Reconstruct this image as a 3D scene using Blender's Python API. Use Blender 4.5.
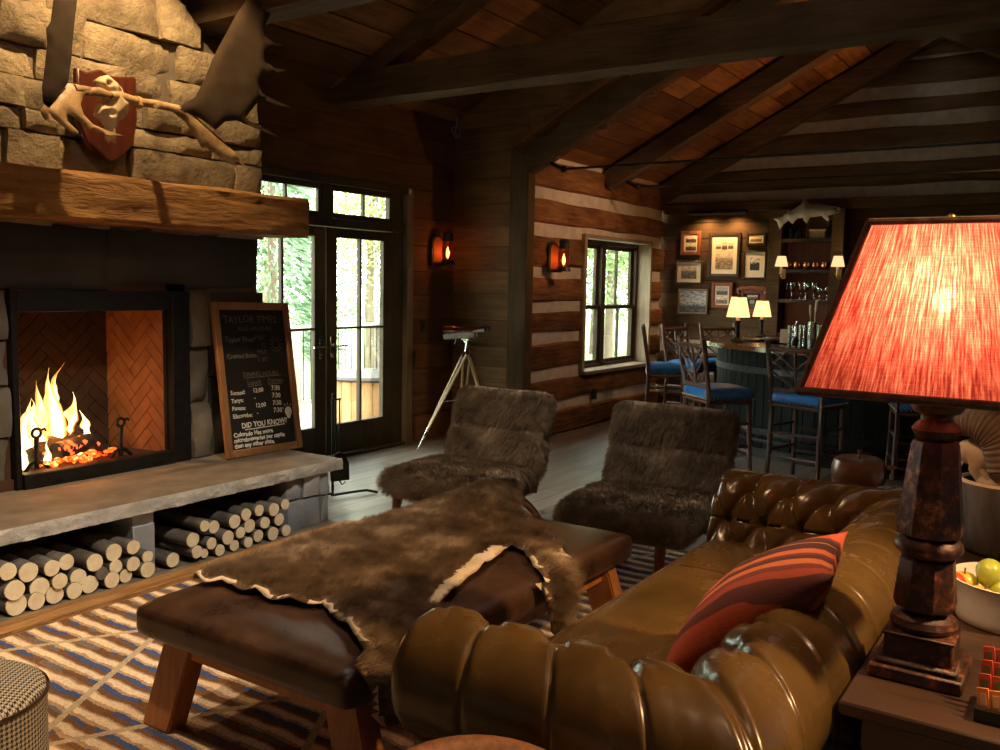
import bpy, bmesh, math, random
from math import sin, cos, pi, sqrt, atan2, radians, exp
from mathutils import Vector, Matrix, Euler, noise
from mathutils.geometry import delaunay_2d_cdt
for o in list(bpy.data.objects): bpy.data.objects.remove(o)
S = bpy.context.scene
COL = S.collection
rnd = random.Random(7)

# ------------------------------------------------------------------ camera
FP, CAMH = 899.0, 1.6
def _cam_axes():
    y, p, r = radians(33.558), radians(5.69), radians(-1.10)
    fw = Vector((cos(p)*cos(y), cos(p)*sin(y), -sin(p))); rt = Vector((sin(y), -cos(y), 0)); dn = fw.cross(rt)
    return cos(r)*rt + sin(r)*dn, -sin(r)*rt + cos(r)*dn, fw
RT, DN, FW = _cam_axes()
cam_d = bpy.data.cameras.new('camera'); cam = bpy.data.objects.new('camera', cam_d); COL.objects.link(cam)
cam_d.sensor_width = 36; cam_d.lens = 36*FP/1000; cam_d.clip_start = 0.05; cam_d.clip_end = 200
cam.matrix_world = Matrix(((RT.x, -DN.x, -FW.x, 0), (RT.y, -DN.y, -FW.y, 0), (RT.z, -DN.z, -FW.z, CAMH), (0, 0, 0, 1)))
S.camera = cam
def ray(px, py): return RT*(px-500) + DN*(py-375) + FW*FP
def atx(px, py, x): d = ray(px, py); d = d*(x/d.x); return Vector((d.x, d.y, d.z+CAMH))
def aty(px, py, y): d = ray(px, py); d = d*(y/d.y); return Vector((d.x, d.y, d.z+CAMH))
def atz(px, py, z): d = ray(px, py); d = d*((z-CAMH)/d.z); return Vector((d.x, d.y, z))

# ------------------------------------------------------------------ world, lights, exposure
W = bpy.data.worlds.new('sky'); S.world = W; W.use_nodes = True
wn = W.node_tree.nodes; bg = wn['Background']
bg.inputs[0].default_value = (0.93, 1.0, 0.90, 1); bg.inputs[1].default_value = 17.0
S.view_settings.view_transform = 'Standard'; S.view_settings.look = 'None'
S.view_settings.exposure = 0.0; S.view_settings.gamma = 1.0; S.view_settings.use_curve_mapping = False
S.cycles.max_bounces = 8; S.cycles.diffuse_bounces = 4; S.cycles.glossy_bounces = 3; S.cycles.transmission_bounces = 6; S.cycles.transparent_max_bounces = 12
S.cycles.caustics_reflective = False; S.cycles.caustics_refractive = False
S.cycles.sample_clamp_indirect = 4.0
S.cycles.use_denoising = True

def spot(name, loc, target, energy, col, size=60, blend=.5, rad=.05):
    l = bpy.data.lights.new(name, 'SPOT'); l.energy = energy; l.color = col; l.spot_size = radians(size); l.spot_blend = blend; l.shadow_soft_size = rad
    o = bpy.data.objects.new(name, l); COL.objects.link(o); o.location = loc
    o.rotation_euler = (Vector(target)-Vector(loc)).to_track_quat('-Z', 'Y').to_euler(); return o
def point(name, loc, energy, col, rad=.03):
    l = bpy.data.lights.new(name, 'POINT'); l.energy = energy; l.color = col; l.shadow_soft_size = rad
    o = bpy.data.objects.new(name, l); COL.objects.link(o); o.location = loc; return o
def portal(name, loc, sx, sz):
    l = bpy.data.lights.new(name, 'AREA'); l.shape = 'RECTANGLE'; l.size = sx; l.size_y = sz
    l.cycles.is_portal = True
    o = bpy.data.objects.new(name, l); COL.objects.link(o); o.location = loc; o.rotation_euler = (radians(-90), 0, 0); return o
WARM = (1.0, .56, .22)
AMBER = (1.0, .48, .15)
spot('mantel_spotlight', (3.02, 4.18, 3.78), (3.15, 4.70, 2.35), 185, (1, .64, .29), 105, .4, .025)
spot('antler_spotlight', (1.6, 1.6, 3.7), (3.0, 4.7, 2.5), 34, (1, .62, .28), 34, .8, .04)
spot('rug_spotlight', (1.0, 2.3, 3.9), (1.6, 3.2, 0), 330, (1, .70, .42), 44, .7, .05)
spot('hearth_spotlight', (2.3, 1.0, 3.9), (2.9, 4.1, .2), 520, (1, .84, .62), 42, .7, .05)
spot('hide_spotlight', (2.6, 3.3, 4.2), (2.75, 2.35, .5), 260, (1, .78, .55), 34, .7, .05)
spot('sofa_fill', (2.7, -1.3, 3.2), (2.3, .9, .6), 620, (1, .60, .27), 50, .7, .05)  # added warm fill for highlights on the leather, no fixture
spot('cushion_fill', (2.2, 1.9, 3.8), (3.2, .9, .6), 230, (1, .58, .28), 40, .7, .06)  # added fill to brighten the cushion and far sofa arm
spot('chair_spotlight', (4.05, 2.75, 4.3), (4.4, 2.75, .4), 400, (1, .80, .58), 42, .8, .06)
spot('bar_ceiling_fill', (9.3, .4, 2.3), (9.0, 3.0, 3.9), 130, (1, .42, .12), 90, .8, .1)  # added light hidden from view, warms the bar ceiling
spot('log_wall_spotlight', (8.6, 2.6, 3.3), (8.8, 4.8, 1.6), 85, (1, .58, .30), 80, .8, .1)
point('main_room_fill', (1.0, 1.2, 3.9), 28, (1, .60, .32), .3)  # added soft fill for the whole room, no fixture

# ------------------------------------------------------------------ object helpers
def _fin(o, name, label=None, cat=None, group=None, kind=None):
    if label: o['label'] = label
    if cat: o['category'] = cat
    if group: o['group'] = group
    if kind: o['kind'] = kind
    return o
def thing(name, label, cat, loc=(0, 0, 0), rotz=0, group=None):
    o = bpy.data.objects.new(name, None); COL.objects.link(o); o.empty_display_size = .05
    o.location = loc; o.rotation_euler = (0, 0, rotz)
    return _fin(o, name, label, cat, group)
def obj(name, bm, m, parent=None, smooth=True, world=True, ang=40):
    """link a bmesh as one object; world=True: vertices are world coordinates (parents are unrotated then)"""
    bmesh.ops.recalc_face_normals(bm, faces=bm.faces)
    me = bpy.data.meshes.new(name); bm.to_mesh(me); bm.free()
    o = bpy.data.objects.new(name, me); COL.objects.link(o)
    for k in (m if isinstance(m, (list, tuple)) else [m]): me.materials.append(k)
    if smooth:
        me.polygons.foreach_set('use_smooth', [True]*len(me.polygons))
        if ang: me.set_sharp_from_angle(angle=radians(ang))
    if parent:
        o.parent = parent
        if world and parent.type == 'EMPTY': o.matrix_parent_inverse = Matrix.Translation(-parent.location)
    return o
def solo(name, bm, m, label, cat, group=None, kind=None, **k): return _fin(obj(name, bm, m, **k), name, label, cat, group, kind)
def struct(name, bm, m, label=None, parent=None, **k):
    o = obj(name, bm, m, parent, **k)
    if parent is None: _fin(o, name, label, None, None, 'structure')
    return o
def dup(root, loc, rotz=0, label=None, group=None, scale=None):
    r = root.copy(); COL.objects.link(r); r.location = loc; r.rotation_euler = (0, 0, rotz)
    if scale: r.scale = scale
    if label: r['label'] = label
    if group: r['group'] = group
    for ch in list(root.children):
        c = ch.copy(); COL.objects.link(c); c.parent = r
        for g in ch.children:
            d = g.copy(); COL.objects.link(d); d.parent = c
    return r
def BM(): return bmesh.new()
def merge(bm, t, M=None):
    vs = {}
    for v in t.verts: vs[v] = bm.verts.new(M @ v.co if M else v.co)
    out = []
    for f in t.faces:
        try: g = bm.faces.new([vs[v] for v in f.verts]); g.material_index = f.material_index; out.append(g)
        except ValueError: pass
    t.free(); return out
def TR(c=(0, 0, 0), rot=(0, 0, 0), s=(1, 1, 1)):
    return Matrix.Translation(c) @ Euler(rot).to_matrix().to_4x4() @ Matrix.Diagonal((*s, 1))
def box(bm, c, s, rot=(0, 0, 0), bev=0, seg=1, M=None, mi=0):
    t = BM(); bmesh.ops.create_cube(t, size=1, matrix=Matrix.Diagonal((*s, 1)))
    if bev: bmesh.ops.bevel(t, geom=t.edges[:], offset=bev, segments=seg, affect='EDGES', profile=.5)
    for f in t.faces: f.material_index = mi
    m = TR(c, rot)
    return merge(bm, t, M @ m if M else m)
def bx(bm, x0, x1, y0, y1, z0, z1, bev=0, mi=0, M=None): return box(bm, ((x0+x1)/2, (y0+y1)/2, (z0+z1)/2), (abs(x1-x0), abs(y1-y0), abs(z1-z0)), bev=bev, mi=mi, M=M)
def frame_of(d):
    d = d.normalized(); a = Vector((0, 0, 1)) if abs(d.z) < .9 else Vector((1, 0, 0))
    u = d.cross(a).normalized(); return u, d.cross(u).normalized()
def tube(bm, pts, r, n=10, M=None, flat=1.0, mi=0, wob=0):
    pts = [Vector(p) for p in pts]; k = len(pts); rs = r if isinstance(r, (list, tuple)) else [r]*k
    rings = []; u = None
    for i, p in enumerate(pts):
        d = (pts[min(i+1, k-1)]-pts[max(i-1, 0)]).normalized()
        if u is None: u, v = frame_of(d)
        else:
            u = (u-d*u.dot(d)).normalized(); v = d.cross(u)
        ring = []
        for j in range(n):
            a = 2*pi*j/n; w = 1 + (wob*noise.noise(p*9+Vector((cos(a), sin(a), 0))) if wob else 0)
            q = p+(u*cos(a)+v*sin(a)*flat)*rs[i]*w
            ring.append(bm.verts.new(M @ q if M else q))
        rings.append(ring)
    for A, B in zip(rings, rings[1:]):
        for j in range(n):
            f = bm.faces.new((A[j], A[(j+1) % n], B[(j+1) % n], B[j])); f.material_index = mi
    for R in (rings[0], rings[-1]):
        try: f = bm.faces.new(R); f.material_index = mi
        except ValueError: pass
    return rings
def smoothpath(pts, n=6):
    P = [Vector(p) for p in pts]; out = []
    for i in range(len(P)-1):
        a, b, c, d = P[max(i-1, 0)], P[i], P[i+1], P[min(i+2, len(P)-1)]
        for k in range(n):
            t = k/n; out.append(.5*((2*b)+(c-a)*t+(2*a-5*b+4*c-d)*t*t+(3*b-a-3*c+d)*t**3))
    out.append(P[-1]); return out
def lerpl(rs, m): # resample radii list to m
    out = []
    for i in range(m):
        t = i*(len(rs)-1)/(m-1); k = min(int(t), len(rs)-2); out.append(rs[k]+(rs[k+1]-rs[k])*(t-k))
    return out
def lathe(bm, prof, n=20, M=None, mi=0, sq=None):
    """prof: (r,z) pairs; sq: superellipse exponent for square-ish sections"""
    rings = []
    for r, z in prof:
        if r < 1e-5: rings.append([bm.verts.new((M @ Vector((0, 0, z))) if M else (0, 0, z))]); continue
        ring = []
        for j in range(n):
            a = 2*pi*(j+.5)/n; c, s = cos(a), sin(a); q = r
            if sq: q = r/((abs(c)**sq+abs(s)**sq)**(1/sq))
            v = Vector((q*c, q*s, z)); ring.append(bm.verts.new(M @ v if M else v))
        rings.append(ring)
    for A, B in zip(rings, rings[1:]):
        for j in range(n):
            a = [A[j % len(A)], A[(j+1) % len(A)], B[(j+1) % len(B)], B[j % len(B)]]
            q = []
            for v in a:
                if v not in q: q.append(v)
            if len(q) > 2:
                try: f = bm.faces.new(q); f.material_index = mi
                except ValueError: pass
    for R in (rings[0], rings[-1]):
        if len(R) > 2:
            try: f = bm.faces.new(R); f.material_index = mi
            except ValueError: pass
def sphere(bm, c, r, n=12, M=None):
    rr = r if isinstance(r, (tuple, list)) else (r, r, r)
    t = BM(); bmesh.ops.create_uvsphere(t, u_segments=n*2 if n < 8 else n+6, v_segments=n, radius=1)
    m = TR(c, (0, 0, 0), rr); merge(bm, t, M @ m if M else m)
def prism(bm, pts, h, M, mi=0, bev=0):
    t = BM(); vs = [t.verts.new((p[0], p[1], 0)) for p in pts]; f = t.faces.new(vs)
    r = bmesh.ops.extrude_face_region(t, geom=[f]); bmesh.ops.translate(t, verts=[v for v in r['geom'] if isinstance(v, bmesh.types.BMVert)], vec=(0, 0, h))
    if bev: bmesh.ops.bevel(t, geom=t.edges[:], offset=bev, segments=1, affect='EDGES')
    for f in t.faces: f.material_index = mi
    return merge(bm, t, M)
def rbox(bm, c, s, r, n=12, M=None, fn=None, mi=0):
    t = BM(); bmesh.ops.create_cube(t, size=2)
    bmesh.ops.subdivide_edges(t, edges=t.edges[:], cuts=n, use_grid_fill=True)
    h = Vector(s)/2; rr = min(r, min(h)*.999)
    for v in t.verts:
        p = Vector((sin(v.co.x*pi/2)*h.x, sin(v.co.y*pi/2)*h.y, sin(v.co.z*pi/2)*h.z)) if False else Vector((v.co.x*h.x, v.co.y*h.y, v.co.z*h.z))
        q = Vector([max(-(h[i]-rr), min(h[i]-rr, p[i])) for i in range(3)]); d = p-q
        if d.length > 1e-9: p = q+d.normalized()*rr
        if fn: p = fn(p)
        v.co = p
    for f in t.faces: f.material_index = mi
    m = Matrix.Translation(c); merge(bm, t, M @ m if M else m)
def inpoly(x, y, P):
    c = False; j = len(P)-1
    for i in range(len(P)):
        if (P[i][1] > y) != (P[j][1] > y) and x < (P[j][0]-P[i][0])*(y-P[i][1])/(P[j][1]-P[i][1])+P[i][0]: c = not c
        j = i
    return c
def segd(p, a, b):
    ab = b-a; t = max(0, min(1, (p-a).dot(ab)/max(ab.length_squared, 1e-12))); return (p-a-ab*t).length
def inflate(bm, outline, step, mapfn, jitter=.25, seed=1):
    """triangulated plate from a 2D outline; mapfn(u, v, d, side) -> 3D point, d = distance to the outline"""
    r = random.Random(seed); P = []
    L = [Vector(p[:2]) for p in outline]
    for i in range(len(L)):
        a, b = L[i], L[(i+1) % len(L)]; k = max(1, int((b-a).length/step))
        for j in range(k): P.append(a+(b-a)*(j/k))
    nb = len(P); poly = [(p.x, p.y) for p in P]
    xs = [p.x for p in P]; ys = [p.y for p in P]; pts = P[:]
    y = min(ys)
    while y < max(ys):
        x = min(xs)
        while x < max(xs):
            q = Vector((x+r.uniform(-jitter, jitter)*step, y+r.uniform(-jitter, jitter)*step))
            if inpoly(q.x, q.y, poly) and min(segd(q, P[i], P[(i+1) % nb]) for i in range(nb)) > step*.45: pts.append(q)
            x += step
        y += step
    vo, eo, fo, *_ = delaunay_2d_cdt(pts, [(i, (i+1) % nb) for i in range(nb)], [], 1, 1e-6)
    D = [min(segd(Vector(v), P[i], P[(i+1) % nb]) for i in range(nb)) for v in vo]
    A = {}; B = {}
    for i, v in enumerate(vo):
        A[i] = bm.verts.new(mapfn(v[0], v[1], D[i], 1))
        B[i] = A[i] if D[i] < 1e-5 else bm.verts.new(mapfn(v[0], v[1], D[i], -1))
    for f in fo:
        for T, ff in ((A, f), (B, reversed(f))):
            try: bm.faces.new([T[i] for i in ff])
            except ValueError: pass

# ------------------------------------------------------------------ materials
class NT:
    def __init__(s, name):
        s.m = bpy.data.materials.new(name); s.m.use_nodes = True; s.t = s.m.node_tree; s.t.nodes.clear()
        s.out = s.t.nodes.new('ShaderNodeOutputMaterial')
    def n(s, typ, props=None, **ins):
        k = s.t.nodes.new('ShaderNode'+typ)
        for a, b in (props or {}).items(): setattr(k, a, b)
        for a, b in ins.items():
            a = a.replace('_', ' ') if a.replace('_', ' ') in k.inputs else a
            i = k.inputs[int(a[1:])] if a[0] == 'i' and a[1:].isdigit() else k.inputs[a]
            if isinstance(b, bpy.types.NodeSocket): s.t.links.new(b, i)
            else:
                if i.type == 'RGBA' and len(b) == 3: b = (*b, 1)
                i.default_value = b
        return k
    def math(s, op, a, b=0, c=0):
        k = s.n('Math', {'operation': op}); 
        for i, v in enumerate((a, b, c)):
            if isinstance(v, bpy.types.NodeSocket): s.t.links.new(v, k.inputs[i])
            else: k.inputs[i].default_value = v
        return k.outputs[0]
    def ramp(s, fac, *stops, interp='LINEAR'):
        k = s.n('ValToRGB'); k.color_ramp.interpolation = interp; e = k.color_ramp.elements
        while len(e) < len(stops): e.new(.5)
        for el, (p, c) in zip(e, stops): el.position = p; el.color = (*c, 1) if len(c) == 3 else c
        s.t.links.new(fac, k.inputs[0]); return k.outputs[0]
    def mix(s, f, a, b, op='MIX'):
        k = s.n('Mix', {'data_type': 'RGBA', 'blend_type': op}); 
        for i, v in ((0, f), (6, a), (7, b)):
            if isinstance(v, bpy.types.NodeSocket): s.t.links.new(v, k.inputs[i])
            else: k.inputs[i].default_value = v if i == 0 else (*v, 1)
        return k.outputs[2]
    def coords(s, scale=(1, 1, 1), rot=(0, 0, 0), kind='Object'):
        tc = s.n('TexCoord'); mp = s.n('Mapping'); s.t.links.new(tc.outputs[kind], mp.inputs[0])
        mp.inputs['Scale'].default_value = scale; mp.inputs['Rotation'].default_value = rot; return mp.outputs[0]
    def xyz(s, v=None):
        if v is None: v = s.n('TexCoord').outputs['Object']
        k = s.n('SeparateXYZ'); s.t.links.new(v, k.inputs[0]); return k.outputs
    def bsdf(s, col, rough=.6, metal=0, normal=None, coat=0, **kw):
        p = s.n('BsdfPrincipled')
        for nm, v in dict(Base_Color=col, Roughness=rough, Metallic=metal, **kw).items():
            i = p.inputs[nm.replace('_', ' ')]
            if isinstance(v, bpy.types.NodeSocket): s.t.links.new(v, i)
            else: i.default_value = (*v, 1) if isinstance(v, tuple) and len(v) == 3 and i.type == 'RGBA' else v
        if coat: p.inputs['Coat Weight'].default_value = coat; p.inputs['Coat Roughness'].default_value = .15
        if normal: s.t.links.new(normal, p.inputs['Normal'])
        s.t.links.new(p.outputs[0], s.out.inputs[0]); s.p = p; return p
    def bump(s, h, st=.3, dist=.02, normal=None):
        k = s.n('Bump', None, Strength=st, Distance=dist); s.t.links.new(h, k.inputs['Height'])
        if normal: s.t.links.new(normal, k.inputs['Normal'])
        return k.outputs[0]
def mat(name, c1, c2=None, rough=.6, scale=4, st=(1, 1, 1), bump=0, metal=0, isl=0, coat=0, lo=.3, hi=.7, dist=.01, detail=6, bsc=None, rv=0, **kw):
    t = NT(name); c2 = c2 or c1
    co = t.coords(st)
    nz = t.n('TexNoise', None, Vector=co, Scale=scale, Detail=detail, Roughness=.62).outputs['Fac']
    col = t.ramp(nz, (lo, c1), (hi, c2))
    if isl:
        rp = t.n('NewGeometry').outputs['Random Per Island']
        v = t.math('MULTIPLY_ADD', rp, 2*isl, 1-isl)
        h = t.n('HueSaturation', None, Value=v, Color=col); col = h.outputs[0]
    nm = None
    if bump:
        bz = nz if not bsc else t.n('TexNoise', None, Vector=co, Scale=bsc, Detail=8.0, Roughness=.7).outputs['Fac']
        nm = t.bump(bz, bump, dist)
    rg = rough if not rv else t.math('MULTIPLY_ADD', nz, rv, rough-rv/2)
    t.bsdf(col, rg, metal, nm, coat, **kw); return t.m
def wood(name, c1, c2, axis='x', scale=3, rough=.6, isl=.15, bump=.35, stretch=14, coat=0, dist=.008):
    st = {'x': (1, stretch, stretch), 'y': (stretch, 1, stretch), 'z': (stretch, stretch, 1)}[axis]
    t = NT(name)
    rp = t.n('NewGeometry').outputs['Random Per Island']
    tc = t.n('TexCoord').outputs['Object']
    off = t.n('CombineXYZ', None, X=t.math('MULTIPLY', rp, 13), Y=t.math('MULTIPLY', rp, 7), Z=t.math('MULTIPLY', rp, 5)).outputs[0]
    va = t.n('VectorMath', {'operation': 'ADD'}); t.t.links.new(tc, va.inputs[0]); t.t.links.new(off, va.inputs[1])
    mp = t.n('Mapping', None, Vector=va.outputs[0], Scale=st)
    nz = t.n('TexNoise', None, Vector=mp.outputs[0], Scale=scale, Detail=8.0, Roughness=.65, Distortion=.4).outputs['Fac']
    big = t.n('TexNoise', None, Vector=va.outputs[0], Scale=2.2, Detail=3.0).outputs['Fac']
    f = t.math('MULTIPLY_ADD', big, .5, t.math('MULTIPLY', nz, .6))
    col = t.ramp(f, (.38, c1), (.68, c2))
    if isl:
        col = t.n('HueSaturation', None, Value=t.math('MULTIPLY_ADD', rp, 2*isl, 1-isl), Color=col).outputs[0]
    t.bsdf(col, rough, 0, t.bump(nz, bump, dist), coat)
    if rough > .55: t.p.inputs['Specular IOR Level'].default_value = .18
    return t.m
def emit(name, col, st):
    t = NT(name); e = t.n('Emission', None, Color=col, Strength=st); t.t.links.new(e.outputs[0], t.out.inputs[0]); return t.m
def glass(name, tint=(1, 1, 1), gl=.08, rough=.02):
    t = NT(name); tr = t.n('BsdfTransparent', None, Color=tint); g = t.n('BsdfGlossy', None, Roughness=rough)
    lw = t.n('LayerWeight', None, Blend=.25); f = t.math('MULTIPLY_ADD', lw.outputs['Fresnel'], .6, gl)
    mx = t.n('MixShader'); t.t.links.new(f, mx.inputs[0]); t.t.links.new(tr.outputs[0], mx.inputs[1]); t.t.links.new(g.outputs[0], mx.inputs[2])
    t.t.links.new(mx.outputs[0], t.out.inputs[0]); return t.m

M = {}
M['stone'] = mat('sandstone', (.15, .115, .075), (.46, .37, .24), .9, 5, bump=1.0, isl=.34, dist=.06, bsc=9, detail=10)
M['mortar'] = mat('mortar', (.12, .10, .08), (.2, .17, .13), .95, 8, bump=.5)
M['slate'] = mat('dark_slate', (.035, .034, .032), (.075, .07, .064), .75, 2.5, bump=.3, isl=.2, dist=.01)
M['slab'] = mat('hearth_stone', (.13, .105, .08), (.25, .205, .16), .8, 5, bump=.35, dist=.01, bsc=14)
M['slabedge'] = mat('chipped_stone', (.34, .34, .33), (.68, .68, .66), .9, 7, bump=1.0, dist=.03, bsc=12)
M['pier'] = mat('bluegrey_stone', (.20, .23, .28), (.44, .48, .54), .8, 3, bump=.4, isl=.25, dist=.01, bsc=8)
M['iron'] = mat('black_iron', (.012, .012, .012), (.03, .028, .026), .5, 20, bump=.1, metal=.6)
M['firebrick'] = mat('firebrick', (.24, .085, .030), (.42, .17, .065), .9, 6, bump=.3, isl=.12, dist=.004)
M['fmortar'] = mat('firebrick_joint', (.07, .03, .014), (.11, .048, .022), .95, 6)
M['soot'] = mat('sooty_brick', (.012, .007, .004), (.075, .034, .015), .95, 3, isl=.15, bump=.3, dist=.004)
M['mantel'] = wood('hewn_mantel', (.18, .082, .028), (.52, .29, .12), 'x', 2.6, .75, 0, 1.0, 6, dist=.06)
M['boards'] = wood('wall_boards', (.075, .034, .015), (.20, .095, .042), 'x', 2.2, .7, .25, .4)
M['boardsy'] = wood('wall_boards_side', (.11, .064, .027), (.27, .165, .075), 'y', 2.2, .7, .25, .4)
M['roofb'] = wood('roof_boards', (.10, .042, .015), (.27, .125, .045), 'x', 2.0, .7, .48, .4)
M['beam'] = wood('old_beam', (.055, .034, .019), (.15, .098, .056), 'y', 2.2, .7, .12, .8, 10, dist=.02)
M['beamz'] = wood('old_post', (.055, .037, .018), (.125, .085, .042), 'z', 2.2, .7, .12, .6, 10)
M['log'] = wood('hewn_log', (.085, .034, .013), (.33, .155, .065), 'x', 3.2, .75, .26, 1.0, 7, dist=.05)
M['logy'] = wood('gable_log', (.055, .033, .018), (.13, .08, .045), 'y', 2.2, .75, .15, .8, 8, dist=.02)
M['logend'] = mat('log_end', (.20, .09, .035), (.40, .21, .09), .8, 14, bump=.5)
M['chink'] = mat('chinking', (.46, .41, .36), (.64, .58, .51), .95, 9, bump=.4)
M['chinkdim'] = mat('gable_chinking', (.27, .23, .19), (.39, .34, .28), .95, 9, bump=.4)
M['frame'] = wood('window_timber', (.035, .028, .017), (.08, .062, .036), 'z', 3, .6, .1, .2)
M['reveal'] = wood('reveal_board', (.22, .17, .11), (.40, .32, .22), 'z', 3, .7, .1, .2)
M['darkwall'] = wood('dark_board_wall', (.050, .028, .013), (.105, .062, .030), 'y', 2.2, .9, .2, .3)
M['trimw'] = wood('pale_trim', (.15, .115, .075), (.28, .22, .15), 'z', 3, .7, .1, .2)
M['pane'] = glass('window_glass', (1, 1, 1), .02)
M['logside'] = mat('bark', (.055, .050, .046), (.20, .185, .17), .9, 9, st=(1, .35, 1), bump=.8, isl=.25, dist=.01)
M['cut'] = mat('sawn_wood', (.76, .64, .43), (.93, .86, .66), .8, 18, bump=.15, isl=.10)
M['chalkb'] = mat('slate_black', (.006, .006, .006), (.012, .011, .010), .6, 4)
M['chalk'] = mat('chalk', (.62, .62, .60), (.8, .8, .78), .95, 60)
M['cframe'] = wood('board_frame', (.20, .09, .035), (.38, .19, .08), 'z', 2.5, .5, .12, .15)
M['leather'] = mat('bench_leather', (.022, .011, .007), (.085, .042, .022), .30, 4.5, bump=.25, bsc=60, dist=.003, lo=.38, hi=.72, rv=.25)
M['benchwood'] = wood('bench_wood', (.26, .085, .022), (.50, .20, .06), 'z', 2.2, .42, .1, .12)
M['furc'] = mat('chair_pelt', (.020, .014, .009), (.075, .055, .038), 1, 9, lo=.35, hi=.65)
M['fur'] = None
M['sofa'] = None
M['chairwood'] = wood('chair_wood', (.10, .032, .012), (.24, .09, .035), 'z', 3, .4, .1, .1)
M['brass'] = mat('brass', (.45, .27, .09), (.6, .38, .14), .28, 20, metal=1)
M['steel'] = mat('steel', (.45, .45, .45), (.7, .7, .7), .22, 20, metal=1)
M['chrome'] = mat('polished_metal', (.55, .6, .6), (.75, .78, .78), .12, 5, metal=1)
M['dark'] = mat('black_paint', (.015, .013, .012), (.03, .027, .025), .45, 8)
M['blue'] = mat('blue_leather', (.006, .10, .32), (.012, .17, .46), .36, 6, bump=.1)
M['twig'] = wood('twig_wood', (.045, .018, .010), (.12, .05, .028), 'z', 4, .5, .2, .6)
M['bargreen'] = mat('bar_front', (.004, .007, .0055), (.010, .016, .012), .7, 5, st=(3, 3, .4), isl=.3, Specular_IOR_Level=.15)
M['bartop'] = wood('bar_top', (.07, .022, .008), (.18, .07, .025), 'x', 2, .16, 0, .05, coat=.4)
M['bone'] = mat('bone', (.46, .34, .20), (.74, .60, .42), .6, 12, bump=.3, dist=.004)
M['antler'] = mat('antler', (.16, .09, .04), (.50, .34, .17), .5, 7, bump=.35, dist=.004, lo=.35, hi=.6)
M['palm_shaded'] = mat('antler_palm', (.024, .013, .006), (.055, .032, .015), .95, 5, bump=.3, dist=.004)  # antler colour darkened, the palms' unlit look is painted in
M['shield'] = wood('shield_wood', (.05, .012, .007), (.11, .026, .013), 'z', 3, .35, 0, .1)
M['white'] = mat('white_ceramic', (.72, .72, .66), (.8, .8, .74), .2, 3)
M['cream'] = mat('cream_paper', (.62, .54, .40), (.72, .64, .5), .8, 6)
M['paper'] = mat('mat_board', (.70, .60, .42), (.78, .68, .5), .85, 6)
M['redframe'] = wood('red_frame', (.13, .035, .014), (.26, .08, .03), 'z', 4, .4, 0, .1)
M['blackframe'] = wood('black_frame', (.02, .012, .008), (.05, .03, .018), 'z', 4, .35, 0, .1)
M['copper'] = mat('copper', (.62, .27, .13), (.78, .38, .2), .22, 6, metal=1)
M['glassw'] = glass('clear_glass', (.93, .95, .95), .14, .03)
M['tablew'] = wood('dark_table', (.028, .014, .009), (.075, .038, .022), 'y', 2.5, .42, .1, .15)

def m_floor():
    t = NT('weathered_floor'); x, y, z = t.xyz()
    v = t.n('CombineXYZ', None, X=x, Y=y, Z=0.0).outputs[0]
    br = t.n('TexBrick', {'offset': .37, 'squash': 1.0}, Vector=v, Scale=1.0, Mortar_Size=.007, Mortar_Smooth=.1, Brick_Width=2.3, Row_Height=.17, Color1=(.30, .30, .30), Color2=(1, 1, 1), Mortar=(.10, .10, .10))
    nz = t.n('TexNoise', None, Vector=t.coords((1, 14, 1)), Scale=2.0, Detail=8.0, Roughness=.65).outputs['Fac']
    base = t.ramp(nz, (.32, (.14, .115, .085)), (.68, (.36, .31, .245)))
    col = t.mix(.6, base, br.outputs['Color'], 'MULTIPLY')
    t.bsdf(col, t.math('MULTIPLY_ADD', nz, .3, .22), 0, t.bump(t.math('ADD', nz, t.math('MULTIPLY', br.outputs['Fac'], -1.0)), .25, .006)); return t.m
M['floor'] = m_floor()
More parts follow.
